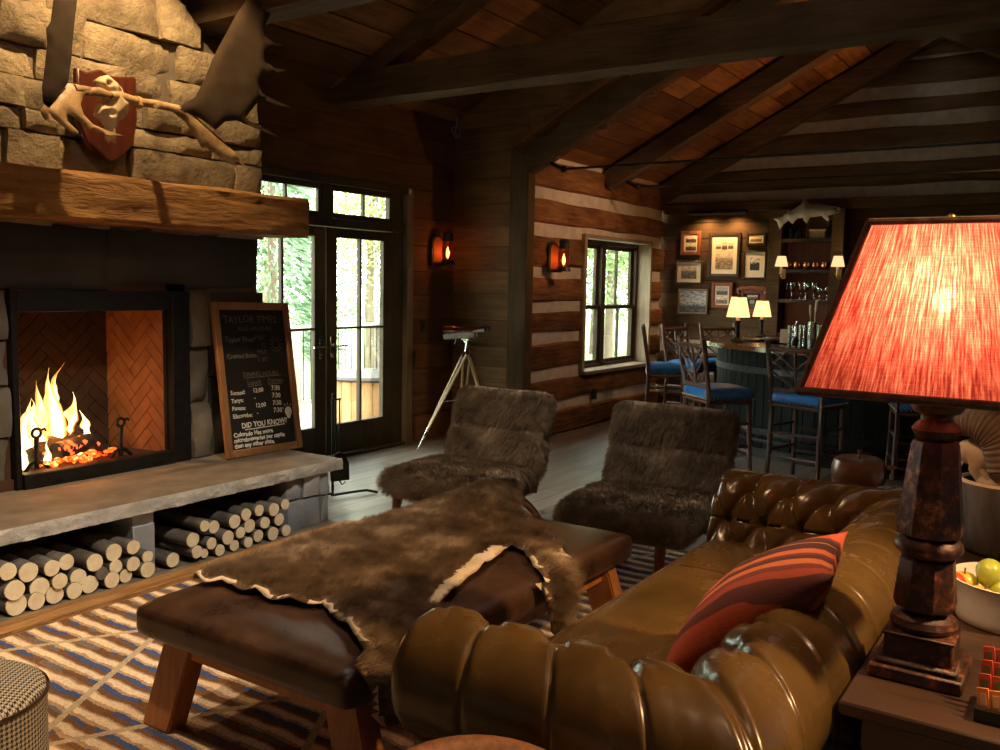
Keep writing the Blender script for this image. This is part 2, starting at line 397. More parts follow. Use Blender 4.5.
def m_rug():
    t = NT('striped_rug'); x, y, z = t.xyz()
    wob = t.n('TexNoise', None, Vector=t.coords((3, 3, 3)), Scale=2.5, Detail=5.0).outputs['Fac']
    fuzz = t.n('TexNoise', None, Vector=t.coords((1, 1, 1)), Scale=95.0, Detail=4.0).outputs['Fac']
    xx = t.math('ADD', x, t.math('ADD', t.math('MULTIPLY', wob, .05), t.math('MULTIPLY', fuzz, .016)))
    ph = t.math('FRACT', t.math('DIVIDE', xx, .104))
    seg = t.n('TexNoise', None, Vector=t.coords((9.6, 2.4, 1)), Scale=1.0, Detail=2.0).outputs['Fac']
    cream, tan, brown, blue = (.78, .62, .44), (.46, .31, .19), (.19, .098, .05), (.07, .11, .27)
    a = t.ramp(ph, (0, brown), (.20, tan), (.38, cream), (.69, tan), (.78, brown), interp='CONSTANT')
    b = t.ramp(ph, (0, blue), (.25, tan), (.38, cream), (.69, tan), (.78, brown), interp='CONSTANT')
    c = t.ramp(ph, (0, (.16, .17, .20)), (.20, tan), (.38, cream), (.69, tan), (.78, (.27, .15, .08)), interp='CONSTANT')
    col = t.mix(t.math('GREATER_THAN', seg, .50), a, b); col = t.mix(t.math('LESS_THAN', seg, .40), col, c)
    f1 = t.math('ABSOLUTE', t.math('SUBTRACT', t.math('FRACT', t.math('DIVIDE', t.math('ADD', y, t.math('MULTIPLY', x, .555)), 1.08)), (4.835/1.08) % 1))
    f2 = t.math('ABSOLUTE', t.math('SUBTRACT', t.math('FRACT', t.math('DIVIDE', t.math('SUBTRACT', y, t.math('MULTIPLY', x, .58)), 1.08)), (2.017/1.08) % 1))
    ln = t.math('LESS_THAN', t.math('MINIMUM', f1, f2), t.math('MULTIPLY_ADD', fuzz, .012, .010))
    col = t.mix(ln, col, (.50, .40, .27))
    col = t.mix(.5, col, t.ramp(fuzz, (.25, (.45, .45, .45)), (.7, (1.25, 1.25, 1.25))), 'MULTIPLY')
    t.bsdf(col, 1.0, 0, t.bump(t.math('ADD', fuzz, t.math('MULTIPLY', t.math('SINE', t.math('MULTIPLY', ph, 6.28)), .5)), .8, .012)); t.p.inputs['Specular IOR Level'].default_value = .05
    return t.m
M['rug'] = m_rug()
def m_hound():
    t = NT('houndstooth_cloth'); uv = t.n('UVMap').outputs[0]; u, v, _ = t.xyz(uv)
    i = t.math('FLOOR', t.math('MULTIPLY', u, 560.0)); j = t.math('FLOOR', t.math('MULTIPLY', v, 560.0))
    tw = t.math('LESS_THAN', t.math('FLOORED_MODULO', t.math('SUBTRACT', i, j), 4), 2)
    wa = t.math('LESS_THAN', t.math('FLOORED_MODULO', i, 8), 4); we = t.math('LESS_THAN', t.math('FLOORED_MODULO', j, 8), 4)
    f = t.math('ADD', t.math('MULTIPLY', tw, wa), t.math('MULTIPLY', t.math('SUBTRACT', 1, tw), we))
    t.bsdf(t.mix(f, (.52, .48, .40), (.018, .018, .02)), .95); return t.m
M['hound'] = m_hound()
def m_fur(name, c0, c1, c2, sc=5, pale=None):
    t = NT(name)
    nz = t.n('TexNoise', None, Vector=t.coords((1, 1, 1)), Scale=float(sc), Detail=6.0, Roughness=.65).outputs['Fac']
    col = t.ramp(nz, (.30, c0), (.52, c1), (.70, c2))
    t.bsdf(col, .85, 0, t.bump(nz, .5, .02)); t.p.inputs['Specular IOR Level'].default_value = .15; return t.m
M['fur'] = m_fur('deer_fur', (.034, .021, .013), (.15, .096, .056), (.47, .35, .235), 4.6)
M['furdk'] = m_fur('sheepskin', (.065, .050, .036), (.20, .155, .112), (.38, .31, .23), 4.5)
M['hide'] = mat('raw_hide', (.50, .38, .24), (.72, .58, .40), .8, 10, bump=.2)
def m_sofa():
    t = NT('bronze_leather')
    nz = t.n('TexNoise', None, Vector=t.coords(), Scale=3.5, Detail=5.0).outputs['Fac']
    col = t.ramp(nz, (.3, (.060, .034, .010)), (.7, (.135, .078, .024)))
    vo = t.n('TexVoronoi', None, Vector=t.coords(), Scale=240.0).outputs['Distance']
    wr = t.n('TexNoise', None, Vector=t.coords(), Scale=14.0, Detail=5.0).outputs['Fac']
    t.bsdf(col, t.math('MULTIPLY_ADD', nz, .14, .19), 0, t.bump(wr, .12, .01)); return t.m
M['sofa'] = m_sofa()
def m_pillow():
    t = NT('striped_cushion_cloth'); uv = t.n('UVMap').outputs[0]; u, v, _ = t.xyz(uv)
    wv = t.n('TexNoise', None, Vector=t.coords(), Scale=4.0, Detail=2.0).outputs['Fac']
    vv = t.math('ADD', v, t.math('MULTIPLY_ADD', wv, .10, -.05))
    red, dk, og, mr = (.42, .07, .03), (.12, .032, .025), (.75, .20, .07), (.22, .045, .03)
    c = t.ramp(vv, (0, red), (.08, dk), (.17, red), (.24, mr), (.31, og), (.40, dk), (.47, mr), (.52, og), (.61, dk), (.74, (.6, .4, .2)), (.755, dk), (.88, red), interp='CONSTANT')
    th = t.n('TexNoise', None, Vector=t.coords(kind='UV', scale=(30, 500, 1)), Scale=1.0, Detail=3.0).outputs['Fac']
    c = t.mix(.55, c, t.ramp(th, (.3, (.55, .55, .55)), (.7, (1.2, 1.2, 1.2))), 'MULTIPLY')
    t.bsdf(c, .9, 0, t.bump(th, .4, .004)); return t.m
M['pillow'] = m_pillow()
def m_shade():
    t = NT('red_linen_shade'); uv = t.n('UVMap').outputs[0]
    mp = t.n('Mapping', None, Vector=uv, Scale=(95, 5, 1)); a = t.n('TexNoise', None, Vector=mp.outputs[0], Scale=1.0, Detail=5.0, Roughness=.7).outputs['Fac']
    mp2 = t.n('Mapping', None, Vector=uv, Scale=(8, 160, 1)); b = t.n('TexNoise', None, Vector=mp2.outputs[0], Scale=1.0, Detail=3.0).outputs['Fac']
    f = t.math('MULTIPLY_ADD', b, .14, t.math('MULTIPLY', a, .9))
    col = t.ramp(f, (.43, (.24, .026, .020)), (.54, (.55, .115, .080)), (.67, (.80, .34, .24)))
    d = t.n('BsdfDiffuse', None, Color=col); tr = t.n('BsdfTranslucent', None, Color=col); mx = t.n('MixShader', None, Fac=.72)
    t.t.links.new(d.outputs[0], mx.inputs[1]); t.t.links.new(tr.outputs[0], mx.inputs[2])
    tp = t.n('BsdfTransparent', None, Color=col); mx2 = t.n('MixShader', None, Fac=.06)
    t.t.links.new(mx.outputs[0], mx2.inputs[1]); t.t.links.new(tp.outputs[0], mx2.inputs[2]); t.t.links.new(mx2.outputs[0], t.out.inputs[0]); return t.m
M['shade'] = m_shade()
def m_print(name, c0, c1, c2, sc, seed, y0=.45):
    """a monochrome picture: sky, hills and foreground blotches from noise"""
    t = NT(name); uv = t.n('UVMap').outputs[0]; u, v, _ = t.xyz(uv)
    mp = t.n('Mapping', None, Vector=uv, Location=(seed*3.7, seed*1.3, 0), Scale=(1, 1.6, 1))
    nz = t.n('TexNoise', None, Vector=mp.outputs[0], Scale=float(sc), Detail=6.0, Roughness=.6).outputs['Fac']
    hill = t.math('SUBTRACT', t.math('MULTIPLY_ADD', nz, .9, y0-.45), v)
    f = t.math('ADD', t.math('MULTIPLY', t.math('GREATER_THAN', hill, 0), -.32), t.math('MULTIPLY_ADD', nz, 1.1, .12))
    t.bsdf(t.ramp(f, (.22, c0), (.5, c1), (.72, c2)), .6); return t.m
M['bark'] = mat('tree_bark', (.10, .075, .05), (.22, .17, .12), .9, 6, st=(1, 1, .3), bump=.6)
M['leaf'] = mat('leaves', (.16, .28, .10), (.42, .55, .26), .6, 3, isl=.45)
M['leafy'] = mat('yellow_leaves', (.30, .38, .12), (.60, .62, .30), .6, 3, isl=.45)
M['needle'] = mat('needles', (.10, .19, .11), (.28, .40, .26), .6, 3, isl=.45)
M['grass'] = mat('meadow_grass', (.16, .26, .09), (.34, .42, .18), .9, 1.5)
M['deck'] = wood('deck_boards', (.32, .28, .22), (.55, .50, .42), 'x', 2, .8, .15, .3)
M['greypost'] = wood('grey_post', (.22, .20, .17), (.42, .39, .34), 'z', 3, .8, .2, .4)

# ------------------------------------------------------------------ the setting
EAVE_Y, EAVE_Z, SL, RIDGE_Y = 5.70, 3.22, .52, 1.6
BEY, BEZ = 4.80, 2.84
JX, BX = 7.67, 11.1          # jog wall / bar back wall
bm = BM(); bx(bm, -2.6, 11.2, -2.6, 5.75, -.12, 0); struct('floor', bm, M['floor'], 'weathered grey brown plank floor of the lodge room')

def slope(bm, x0, x1, ya, za, yb, zb, th=.06, n=14):
    """roof plane of boards running along X between (ya, za) and (yb, zb)"""
    L = Vector((0, yb-ya, zb-za)); nrm = Vector((0, -L.z, L.y)).normalized()
    if nrm.z < 0: nrm = -nrm
    r = random.Random(int(ya*100)+n)
    vs = [bm.verts.new(Vector((X, y, z))+nrm*k) for k in (th*.7, th+.05) for X, y, z in ((x0-.1, ya, za), (x1+.1, ya, za), (x1+.1, yb, zb), (x0-.1, yb, zb))]
    for f in ((0, 1, 2, 3), (4, 5, 6, 7), (0, 1, 5, 4), (1, 2, 6, 5), (2, 3, 7, 6), (3, 0, 4, 7)): bm.faces.new([vs[k] for k in f])
    for i in range(n):
        a = Vector((0, ya, za))+L*(i/n); b = Vector((0, ya, za))+L*((i+1)/n-.004)
        x = x0-r.uniform(0, 1.5)
        while x < x1:
            w = r.uniform(1.2, 3.0); xa, xb = max(x, x0), min(x+w-.004, x1); x += w
            if xb-xa < .02: continue
            dz = nrm*r.uniform(0, .006)
            vs = [bm.verts.new(Vector((X, 0, 0))+p+o+dz) for o in (Vector((0, 0, 0)), nrm*th) for X, p in ((xa, a), (xb, a), (xb, b), (xa, b))]
            for f in ((0, 1, 2, 3), (4, 5, 6, 7), (0, 1, 5, 4), (1, 2, 6, 5), (2, 3, 7, 6), (3, 0, 4, 7)): bm.faces.new([vs[k] for k in f])
RZ = EAVE_Z+SL*(EAVE_Y-RIDGE_Y)
BRZ = BEZ+SL*(BEY-RIDGE_Y)
bm = BM()
slope(bm, -2.6, JX, EAVE_Y+.1, EAVE_Z-.05+.06, RIDGE_Y, RZ+.06, n=16); slope(bm, -2.6, JX, -2.6, RZ-SL*4.2+.06, RIDGE_Y, RZ+.06, n=16)
struct('ceiling', bm, M['roofb'], 'sloping plank ceiling of the main room', smooth=False)
bm = BM()
slope(bm, JX, BX+.1, BEY+.1, BEZ-.05+.12, RIDGE_Y, BRZ+.12, n=14); slope(bm, JX, BX+.1, -1.7, BRZ-SL*3.3+.12, RIDGE_Y, BRZ+.12, n=14)
struct('ceiling_bar', bm, M['roofb'], 'sloping plank ceiling over the bar', smooth=False)

def boards_x(bm, x0, x1, y, z0, z1, th=.05, h=.24, seed=0, face=-1):
    r = random.Random(seed); z = z0
    while z < z1-.01:
        hh = min(h*r.uniform(.85, 1.15), z1-z); 
        if z1-(z+hh) < .05: hh = z1-z
        bx(bm, x0, x1, y+(r.uniform(0, .008) if face < 0 else 0), y+th, z, z+hh-.004, bev=.004); z += hh
def boards_y(bm, x, y0, y1, z0, z1, th=.05, h=.24, seed=0):
    r = random.Random(seed); z = z0
    while z < z1-.01:
        hh = min(h*r.uniform(.85, 1.15), z1-z)
        if z1-(z+hh) < .05: hh = z1-z
        bx(bm, x+r.uniform(0, .008), x+th, y0, y1, z, z+hh-.004, bev=.004); z += hh
# wall with the french doors (Y = 5.70)
DX0, DX1, DZ = 4.80, 6.88, 2.47
bm = BM(); boards_x(bm, -2.6, DX0-.1, EAVE_Y, 0, 3.3, seed=1); boards_x(bm, DX1+.09, JX+.05, EAVE_Y, 0, DZ+.06, seed=2); boards_x(bm, DX0-.1, JX+.05, EAVE_Y, DZ+.06, 3.3, h=.27, seed=3)
bx(bm, -2.6, DX0-.1, EAVE_Y+.05, EAVE_Y+.16, 0, 3.3); bx(bm, DX1+.09, JX+.1, EAVE_Y+.05, EAVE_Y+.16, 0, 3.3); bx(bm, DX0-.1, DX1+.09, EAVE_Y+.05, EAVE_Y+.16, DZ+.06, 3.3)
struct('wall_back', bm, M['boards'], 'dark horizontal board wall around the french doors')
# short return wall facing the camera, and the gable boards above the bar roof
bm = BM(); boards_y(bm, JX, BEY, EAVE_Y+.05, 0, 3.35, seed=5)
z = 2.6; r = random.Random(9)
while z < RZ+.1:
    h = r.uniform(.2, .28)
    yl = BEY if z < BEZ-.05 else BEY-(z-BEZ)/SL
    yl = max(yl, RIDGE_Y); y1 = min(EAVE_Y, EAVE_Y-(z-EAVE_Z)/SL+.2)
    yin = BEY-(z+h-BEZ)/SL+.10 if z+h > BEZ else BEY
    if z >= BEZ-.1:
        yin = max(yin, RIDGE_Y)
        if y1 > yin:
            bx(bm, JX+.01+r.uniform(0, .008), JX+.06, yin, y1, z, z+h-.004, bev=.004)
            bx(bm, JX+.01, JX+.06, 2*RIDGE_Y-y1, 2*RIDGE_Y-yin, z, z+h-.004, bev=.004)
    z += h
bx(bm, JX+.06, JX+.14, BEY, EAVE_Y+.1, 0, 3.4)
prism(bm, [(EAVE_Y+.1, 2.6), (EAVE_Y+.1, EAVE_Z+.05), (RIDGE_Y, RZ+.1), (-2.6, RZ-SL*4.2+.1), (-2.6, 2.6), (-1.7, 2.6), (RIDGE_Y, BRZ+.16), (BEY, BEZ+.12), (BEY, 2.6)], .06, Matrix(((0, 0, 1, JX+.061), (1, 0, 0, 0), (0, 1, 0, 0), (0, 0, 0, 1))))
struct('wall_side', bm, M['boardsy'], 'short dark board wall and gable where the bar room begins')
bm = BM(); bx(bm, JX-.03, JX+.12, BEY-.02, BEY+.20, 0, 2.95, bev=.015); struct('trim_post', bm, M['beamz'], 'dark square timber post at the corner of the log wall')
# log wall (Y = 4.80) with the double window
WX0, WX1, WZ0, WZ1 = 8.93, 10.68, .655, 2.15
LOGS = [(0, .26), (.37, .61), (.73, 1.00), (1.12, 1.33), (1.44, 1.69), (1.80, 2.13), (2.25, 2.49), (2.61, 2.90)]
def hewn(bm, x0, x1, z0, z1, seed, y=BEY, th=.16, n=None):
    n = n or max(2, int((x1-x0)/.09)); prof = [(0.055, 0), (.012, .10), (0, .28), (.004, .55), (0, .78), (.014, .92), (.06, 1)]
    rows = []
    for i in range(n+1):
        x = x0+(x1-x0)*i/n; row = []
        for k, (d, f) in enumerate(prof):
            w = noise.noise(Vector((x*1.6, f*2.2+seed*3.1, seed*7.7)))*.018+noise.noise(Vector((x*6, f*5, seed)))*.006
            dz = noise.noise(Vector((x*1.3, seed*5.0+(0 if f < .5 else 9), 2.2)))*.022 if f in (0, .10, .92, 1) else 0
            row.append(bm.verts.new((x, y+d+w, z0+(z1-z0)*f+dz)))
        row.append(bm.verts.new((x, y+th, z1))); row.append(bm.verts.new((x, y+th, z0))); rows.append(row)
    for A, B in zip(rows, rows[1:]):
        for k in range(len(A)): bm.faces.new((A[k], B[k], B[(k+1) % len(A)], A[(k+1) % len(A)]))
    for R, e in ((rows[0], 0), (rows[-1], 1)): bm.faces.new(R)
bm = BM()
for i, (a, b) in enumerate(LOGS):
    if b > WZ0+.03 and a < WZ1-.03:
        hewn(bm, JX+.12, WX0-.02, a, b, i+1)
        hewn(bm, WX1+.01, BX-.04+(.03 if i % 2 else -.02), a, b, i+21)
    else: hewn(bm, JX+.12, BX-.02, a, b, i+1)
lw = struct('wall_log', bm, M['log'], 'hewn log wall with pale chinking beside the bar window')
bm = BM()
for x0, x1, z0, z1 in ((JX+.12, WX0-.01, 0, 2.95), (WX1, BX-.05, 0, 2.95), (WX0-.01, WX1, 0, WZ0-.02), (WX0-.01, WX1, WZ1, 2.95)):
    bx(bm, x0, x1, BEY+.045, BEY+.30, z0, z1)
struct('chinking', bm, M['chink'], parent=lw)
_fin(lw.children[0], '', 'pale mortar chinking')
# window 1: two units, each upper and lower sash with a muntin
w1 = thing('window_1', 'dark framed double window in the log wall', None, (WX0, BEY+.2, WZ0)); w1['kind'] = 'structure'
YW = BEY+.20
def sash(nm, x0, x1, z0, z1, y, m=.045, mun=(), d=.04, parent=None, hz=()):
    bm = BM()
    bx(bm, x0, x0+m, y, y+d, z0, z1, bev=.004); bx(bm, x1-m, x1, y, y+d, z0, z1, bev=.004); bx(bm, x0+m, x1-m, y, y+d, z0, z0+m, bev=.004); bx(bm, x0+m, x1-m, y, y+d, z1-m, z1, bev=.004)
    for u in mun: bx(bm, u-.011, u+.011, y+.004, y+d-.004, z0+m, z1-m)
    for u in hz: bx(bm, x0+m, x1-m, y+.004, y+d-.004, u-.009, u+.009)
    s = obj(nm, bm, M['frame'], parent)
    bm = BM(); bx(bm, x0+m-.005, x1-m+.005, y+d/2-.003, y+d/2+.003, z0+m-.005, z1-m+.005)
    obj('glass_pane', bm, M['pane'], s); return s
bm = BM(); MX = 9.72
for a, b in ((WX0+.02, WX0+.06), (MX-.05, MX+.05), (WX1-.06, WX1-.02)): bx(bm, a, b, YW-.02, YW+.08, WZ0, WZ1, bev=.004)
bx(bm, WX0+.02, WX1-.02, YW-.02, YW+.08, WZ1-.05, WZ1, bev=.004); bx(bm, WX0+.02, WX1-.02, YW-.02, YW+.08, WZ0, WZ0+.035, bev=.004)
obj('window_frame', bm, M['frame'], w1)
for a, b in ((WX0+.06, MX-.05), (MX+.05, WX1-.06)):
    for z0, z1, yy in ((WZ0+.035, 1.385, YW), (1.345, WZ1-.05, YW+.035)): sash('sash', a, b, z0, z1, yy, mun=((a+b)/2,), parent=w1)
bm = BM(); bx(bm, WX0-.03, WX1+.05, BEY-.05, YW, WZ0-.045, WZ0, bev=.008); obj('window_sill', bm, M['trimw'], w1)
bm = BM(); bx(bm, WX1-.02, WX1+.02, BEY-.005, YW+.06, WZ0, WZ1, bev=.004); bx(bm, WX0-.04, WX0+.02, BEY-.005, YW+.06, WZ0, WZ1, bev=.004); bx(bm, WX0-.04, WX1+.02, BEY-.01, YW+.06, WZ1, WZ1+.04, bev=.004)
obj('reveal_board', bm, M['reveal'], w1)
# bar back wall: dark boards below, chinked gable logs above, log wainscot at the left
bm = BM(); boards_y(bm, BX, -1.8, 4.9, .95, 2.62, th=.06, h=.19, seed=11); bx(bm, BX+.06, BX+.2, -1.8, 4.9, 0, 4.6)
boards_y(bm, BX, -1.8, 3.2, 0, .95, th=.06, h=.19, seed=12)
struct('wall_bar', bm, M['darkwall'], 'dark board wall behind the bar')
def hewn_y(bm, y0, y1, z0, z1, seed, x=BX):
    n = max(2, int((y1-y0)/.12)); prof = [(.06, 0), (.01, .12), (0, .4), (0, .7), (.015, .9), (.06, 1)]; rows = []
    for i in range(n+1):
        y = y0+(y1-y0)*i/n
        rows.append([bm.verts.new((x-.05+d+noise.noise(Vector((y*1.5, f*2+seed*3, seed*5.5)))*.02, y, z0+(z1-z0)*f+noise.noise(Vector((y*1.2, seed*4+(0 if f < .5 else 7), 1)))*.02)) for d, f in prof]+[bm.verts.new((x+.1, y, z1)), bm.verts.new((x+.1, y, z0))])
    for A, B in zip(rows, rows[1:]):
        for k in range(len(A)): bm.faces.new((A[k], B[k], B[(k+1) % len(A)], A[(k+1) % len(A)]))
    bm.faces.new(rows[0]); bm.faces.new(rows[-1])
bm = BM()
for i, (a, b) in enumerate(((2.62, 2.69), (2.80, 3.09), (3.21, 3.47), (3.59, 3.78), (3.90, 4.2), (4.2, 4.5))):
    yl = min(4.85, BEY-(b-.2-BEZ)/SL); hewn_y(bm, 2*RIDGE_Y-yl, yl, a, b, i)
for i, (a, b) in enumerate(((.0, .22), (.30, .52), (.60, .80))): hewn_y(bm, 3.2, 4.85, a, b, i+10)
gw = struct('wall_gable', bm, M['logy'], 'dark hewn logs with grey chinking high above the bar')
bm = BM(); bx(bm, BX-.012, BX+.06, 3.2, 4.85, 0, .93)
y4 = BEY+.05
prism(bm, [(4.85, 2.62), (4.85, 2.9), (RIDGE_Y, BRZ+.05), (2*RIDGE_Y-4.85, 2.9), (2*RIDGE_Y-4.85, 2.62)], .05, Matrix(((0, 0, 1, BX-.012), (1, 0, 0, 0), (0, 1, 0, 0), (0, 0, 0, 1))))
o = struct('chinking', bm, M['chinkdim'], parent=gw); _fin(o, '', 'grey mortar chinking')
bm = BM(); bx(bm, BX-.10, BX+.02, 3.2, 4.78, .90, .95, bev=.006); struct('trim_ledge', bm, M['trimw'], 'pale wooden ledge under the picture wall')
bm = BM(); bx(bm, BX-.16, BX+.02, -1.7, 4.78, 2.56, 2.68, bev=.01); struct('trim_header', bm, M['darkwall'], 'dark beam along the top of the bar wall')
# unseen sides of the room
bm = BM(); boards_y(bm, -2.65, -2.6, 5.8, 0, 5.5, seed=21); struct('wall_front', bm, M['boardsy'], 'board wall behind the viewer')
bm = BM(); boards_x(bm, -2.6, JX, -2.66, 0, 3.4, seed=22); bx(bm, JX, BX+.1, -1.76, -1.70, 0, 3.0); bx(bm, JX, JX+.06, -2.6, -1.7, 0, 3.4); struct('wall_right', bm, M['boards'], 'board wall on the far right of the room')

# french doors: door_1 (behind the chalkboard) and door_2, transoms, jambs
YD = EAVE_Y+.03
fr = thing('door_3', 'dark timber frame and transom lights over the french doors', None, (5.83, YD, 0)); fr['kind'] = 'structure'
bm = BM()
bx(bm, DX0-.10, DX0, YD-.03, YD+.10, 0, DZ+.05, bev=.005); bx(bm, DX0-.10, DX1+.02, YD-.05, YD+.10, DZ-.01, DZ+.055, bev=.005)
bx(bm, DX0, DX1, YD-.03, YD+.08, 2.09, 2.165, bev=.005); bx(bm, 5.775, 5.865, YD-.02, YD+.08, 2.1, DZ, bev=.004); bx(bm, DX1-.16, DX1+.0, YD-.0, YD+.10, 0, DZ, bev=.005)
obj('door_frame', bm, M['frame'], fr)
bm = BM(); bx(bm, DX1, DX1+.095, YD-.055, YD+.10, 0, DZ+.0, bev=.005); obj('jamb', bm, M['trimw'], fr)
for a, b, mu in ((DX0, 5.775, 5.355), (5.865, DX1-.16, 6.315)):
    sash('transom_sash', a, b, 2.165, DZ-.01, YD, m=.05, mun=(mu,), parent=fr)
bm = BM(); bx(bm, DX0, DX1, YD-.05, YD+.12, 0, .03, bev=.008); obj('threshold', bm, M['frame'], fr)
for nm, a, b, mu, hs in (('door_1', DX0+.005, 5.815, 5.355, 5.75), ('door_2', 5.825, DX1-.155, 6.315, 5.89)):
    d = thing(nm, 'glazed french door leaf %s' % ('next to the chalkboard' if nm == 'door_1' else 'nearer the tripod'), None, (a, YD, 0)); d['kind'] = 'structure'
    bm = BM(); g0, g1 = (a+.135, b-.135); z0, z1 = .31, 2.0
    bx(bm, a, g0, YD, YD+.05, .035, 2.085, bev=.004); bx(bm, g1, b, YD, YD+.05, .035, 2.085, bev=.004)
    bx(bm, g0, g1, YD, YD+.05, .035, z0, bev=.004); bx(bm, g0, g1, YD, YD+.05, z1, 2.085, bev=.004)
    bx(bm, (g0+g1)/2-.012, (g0+g1)/2+.012, YD+.005, YD+.045, z0, z1); bx(bm, g0, g1, YD+.005, YD+.045, 1.175, 1.195)
    obj('leaf_frame', bm, M['frame'], d)
    bm = BM(); bx(bm, g0-.005, g1+.005, YD+.022, YD+.028, z0-.005, z1+.005); obj('glass_pane', bm, M['pane'], d)
    bm = BM(); bx(bm, hs-.02, hs+.02, YD-.008, YD, .92, 1.12, bev=.003); sg = -1 if nm == 'door_1' else 1
    tube(bm, [(hs, YD-.005, 1.03), (hs, YD-.055, 1.03), (hs+sg*.03, YD-.06, 1.03), (hs+sg*.14, YD-.06, 1.03)], .009, 8)
    tube(bm, [(hs, YD-.005, .95), (hs, YD-.03, .95)], .013, 8); obj('door_handle', bm, M['steel'], d)
# timbers: king trusses of the main room, bar rafters, rods
def rafter(nm, label, x, ya, za, yb, zb, w=.2, h=.24, m='beam'):
    bm = BM(); a, b = Vector((x, ya, za)), Vector((x, yb, zb)); d = (b-a).normalized(); up = Vector((0, -d.z, d.y)); up = up if up.z > 0 else -up
    n = 24; rows = []
    for i in range(n+1):
        c = a+(b-a)*(i/n); t = i*.37
        j = lambda k: noise.noise(Vector((t, k*5.1, x*3)))*.014
        rows.append([bm.verts.new(c+Vector((sx*(w/2+j(k)), 0, 0))+up*(sz*(h/2)+j(k+9))) for k, (sx, sz) in enumerate(((-1, -1), (-.8, -1.06), (.8, -1.06), (1, -1), (1, 1), (-1, 1)))])
    for A, B in zip(rows, rows[1:]):
        for k in range(6): bm.faces.new((A[k], A[(k+1) % 6], B[(k+1) % 6], B[k]))
    bm.faces.new(rows[0]); bm.faces.new(rows[-1]); struct(nm, bm, M[m], label)
for x, who in ((6.0, 'over the french doors'),):
    rafter('tie_beam', 'heavy hewn tie beam %s' % who, x, 5.75, 3.15+.13, -2.55, 3.15+.13, .24, .26)
    rafter('roof_rafter', 'dark rafter rising from the wall %s' % who, x, 5.8, EAVE_Z+.02, RIDGE_Y, RZ-.12, .22, .26)
    rafter('roof_rafter', 'dark rafter on the far roof slope %s' % who, x, -2.55, RZ-SL*4.15-.12, RIDGE_Y, RZ-.12, .22, .26)
rafter('tie_beam', 'hewn collar beam just right of the chimney top', 4.0, 5.2, 3.37, -2.0, 3.37, .24, .26)
for x, who in ((JX+.02, 'at the corner post'), (9.42, 'over the bar window'), (BX-.14, 'against the gable wall')):
    rafter('roof_rafter', 'brown rafter over the bar, %s' % who, x, BEY+.0, BEZ-.03, RIDGE_Y, BRZ-.03, .18, .2)
    rafter('roof_rafter', 'brown rafter on the far slope over the bar, %s' % who, x, -1.65, BRZ-SL*3.25-.03, RIDGE_Y, BRZ-.03, .18, .2)
for x, who in ((7.72, 'near the corner post'), (9.42, 'nearer the gable')):
    bm = BM(); y0 = 4.45; tube(bm, [(x, y0, 2.735), (x, -1.6, 2.735)], .012, 8); sphere(bm, (x, y0-.02, 2.735), .035, 8); tube(bm, [(x, y0+.0, 2.735), (x, y0+.12, 2.80)], .02, 8)
    solo('tie_rod', bm, M['iron'], 'thin black iron tie rod across the bar ceiling, %s' % who, 'rod', kind='structure') if False else _fin(obj('tie_rod', bm, M['iron']), '', 'thin black iron tie rod under the bar rafters, %s' % who, None, None, 'structure')
bm = BM(); a = Vector((9.95, 3.3, BEZ+SL*1.5+.11)); box(bm, a, (.36, .16, .02), (atan2(-SL, 1), 0, 0), bev=.004)
for k in range(6): box(bm, a+Vector((-.15+.06*k, 0, -.012)), (.01, .14, .006), (atan2(-SL, 1), 0, 0))
solo('ceiling_vent', bm, M['dark'], 'dark rectangular vent between the roof boards over the bar', 'vent')

# ------------------------------------------------------------------ fireplace
CY = 4.93; HZ = .42
fp = thing('fireplace', 'tall sandstone fireplace with hewn timber mantel and raised stone hearth', 'fireplace', (3.16, CY, 0))
OX0, OX1, OZ = 2.59, 3.74, 1.524
def xr(z): return 4.386 if z < 2.86 else max(3.0, 4.386-(z-2.86)*1.42)
def stone(bm, x0, x1, z0, z1, r, y=CY, depth=.16, amp=.026, xlim=None):
    nx, nz = max(2, int((x1-x0)/.05)), max(2, int((z1-z0)/.05)); g = .007; off = r.uniform(-.035, .02); sd = r.uniform(0, 99); tx, tz = r.uniform(-.03, .03), r.uniform(-.03, .03)
    G = []
    for j in range(nz+1):
        row = []
        for i in range(nx+1):
            u, v = i/nx, j/nz; x = x0+g+(x1-x0-2*g)*u; z = z0+g+(z1-z0-2*g)*v
            e = min(u*(x1-x0), (1-u)*(x1-x0), v*(z1-z0), (1-v)*(z1-z0)); rd = .022*(1-min(1, e/.035))**2
            yy = y+off+rd-amp*noise.noise(Vector((x*5, z*5, sd)))*1.3-amp*.7*noise.noise(Vector((x*14, z*14, sd)))+tx*(u-.5)+tz*(v-.5)
            if i in (0, nx): x += .008*noise.noise(Vector((z*9, sd, 1)))
            if j in (0, nz): z += .008*noise.noise(Vector((x*9, sd, 2)))
            if xlim: x = min(x, xlim(z)-.0)
            row.append(bm.verts.new((x, yy, z)))
        G.append(row)
    for j in range(nz):
        for i in range(nx): bm.faces.new((G[j][i], G[j][i+1], G[j+1][i+1], G[j+1][i]))
    edge = [G[0][i] for i in range(nx+1)]+[G[j][nx] for j in range(1, nz+1)]+[G[nz][i] for i in range(nx-1, -1, -1)]+[G[j][0] for j in range(nz-1, 0, -1)]
    back = [bm.verts.new((v.co.x, y+depth, v.co.z)) for v in edge]; k = len(edge)
    for i in range(k): bm.faces.new((edge[(i+1) % k], edge[i], back[i], back[(i+1) % k]))
bm = BM(); r = random.Random(31); z = 1.88
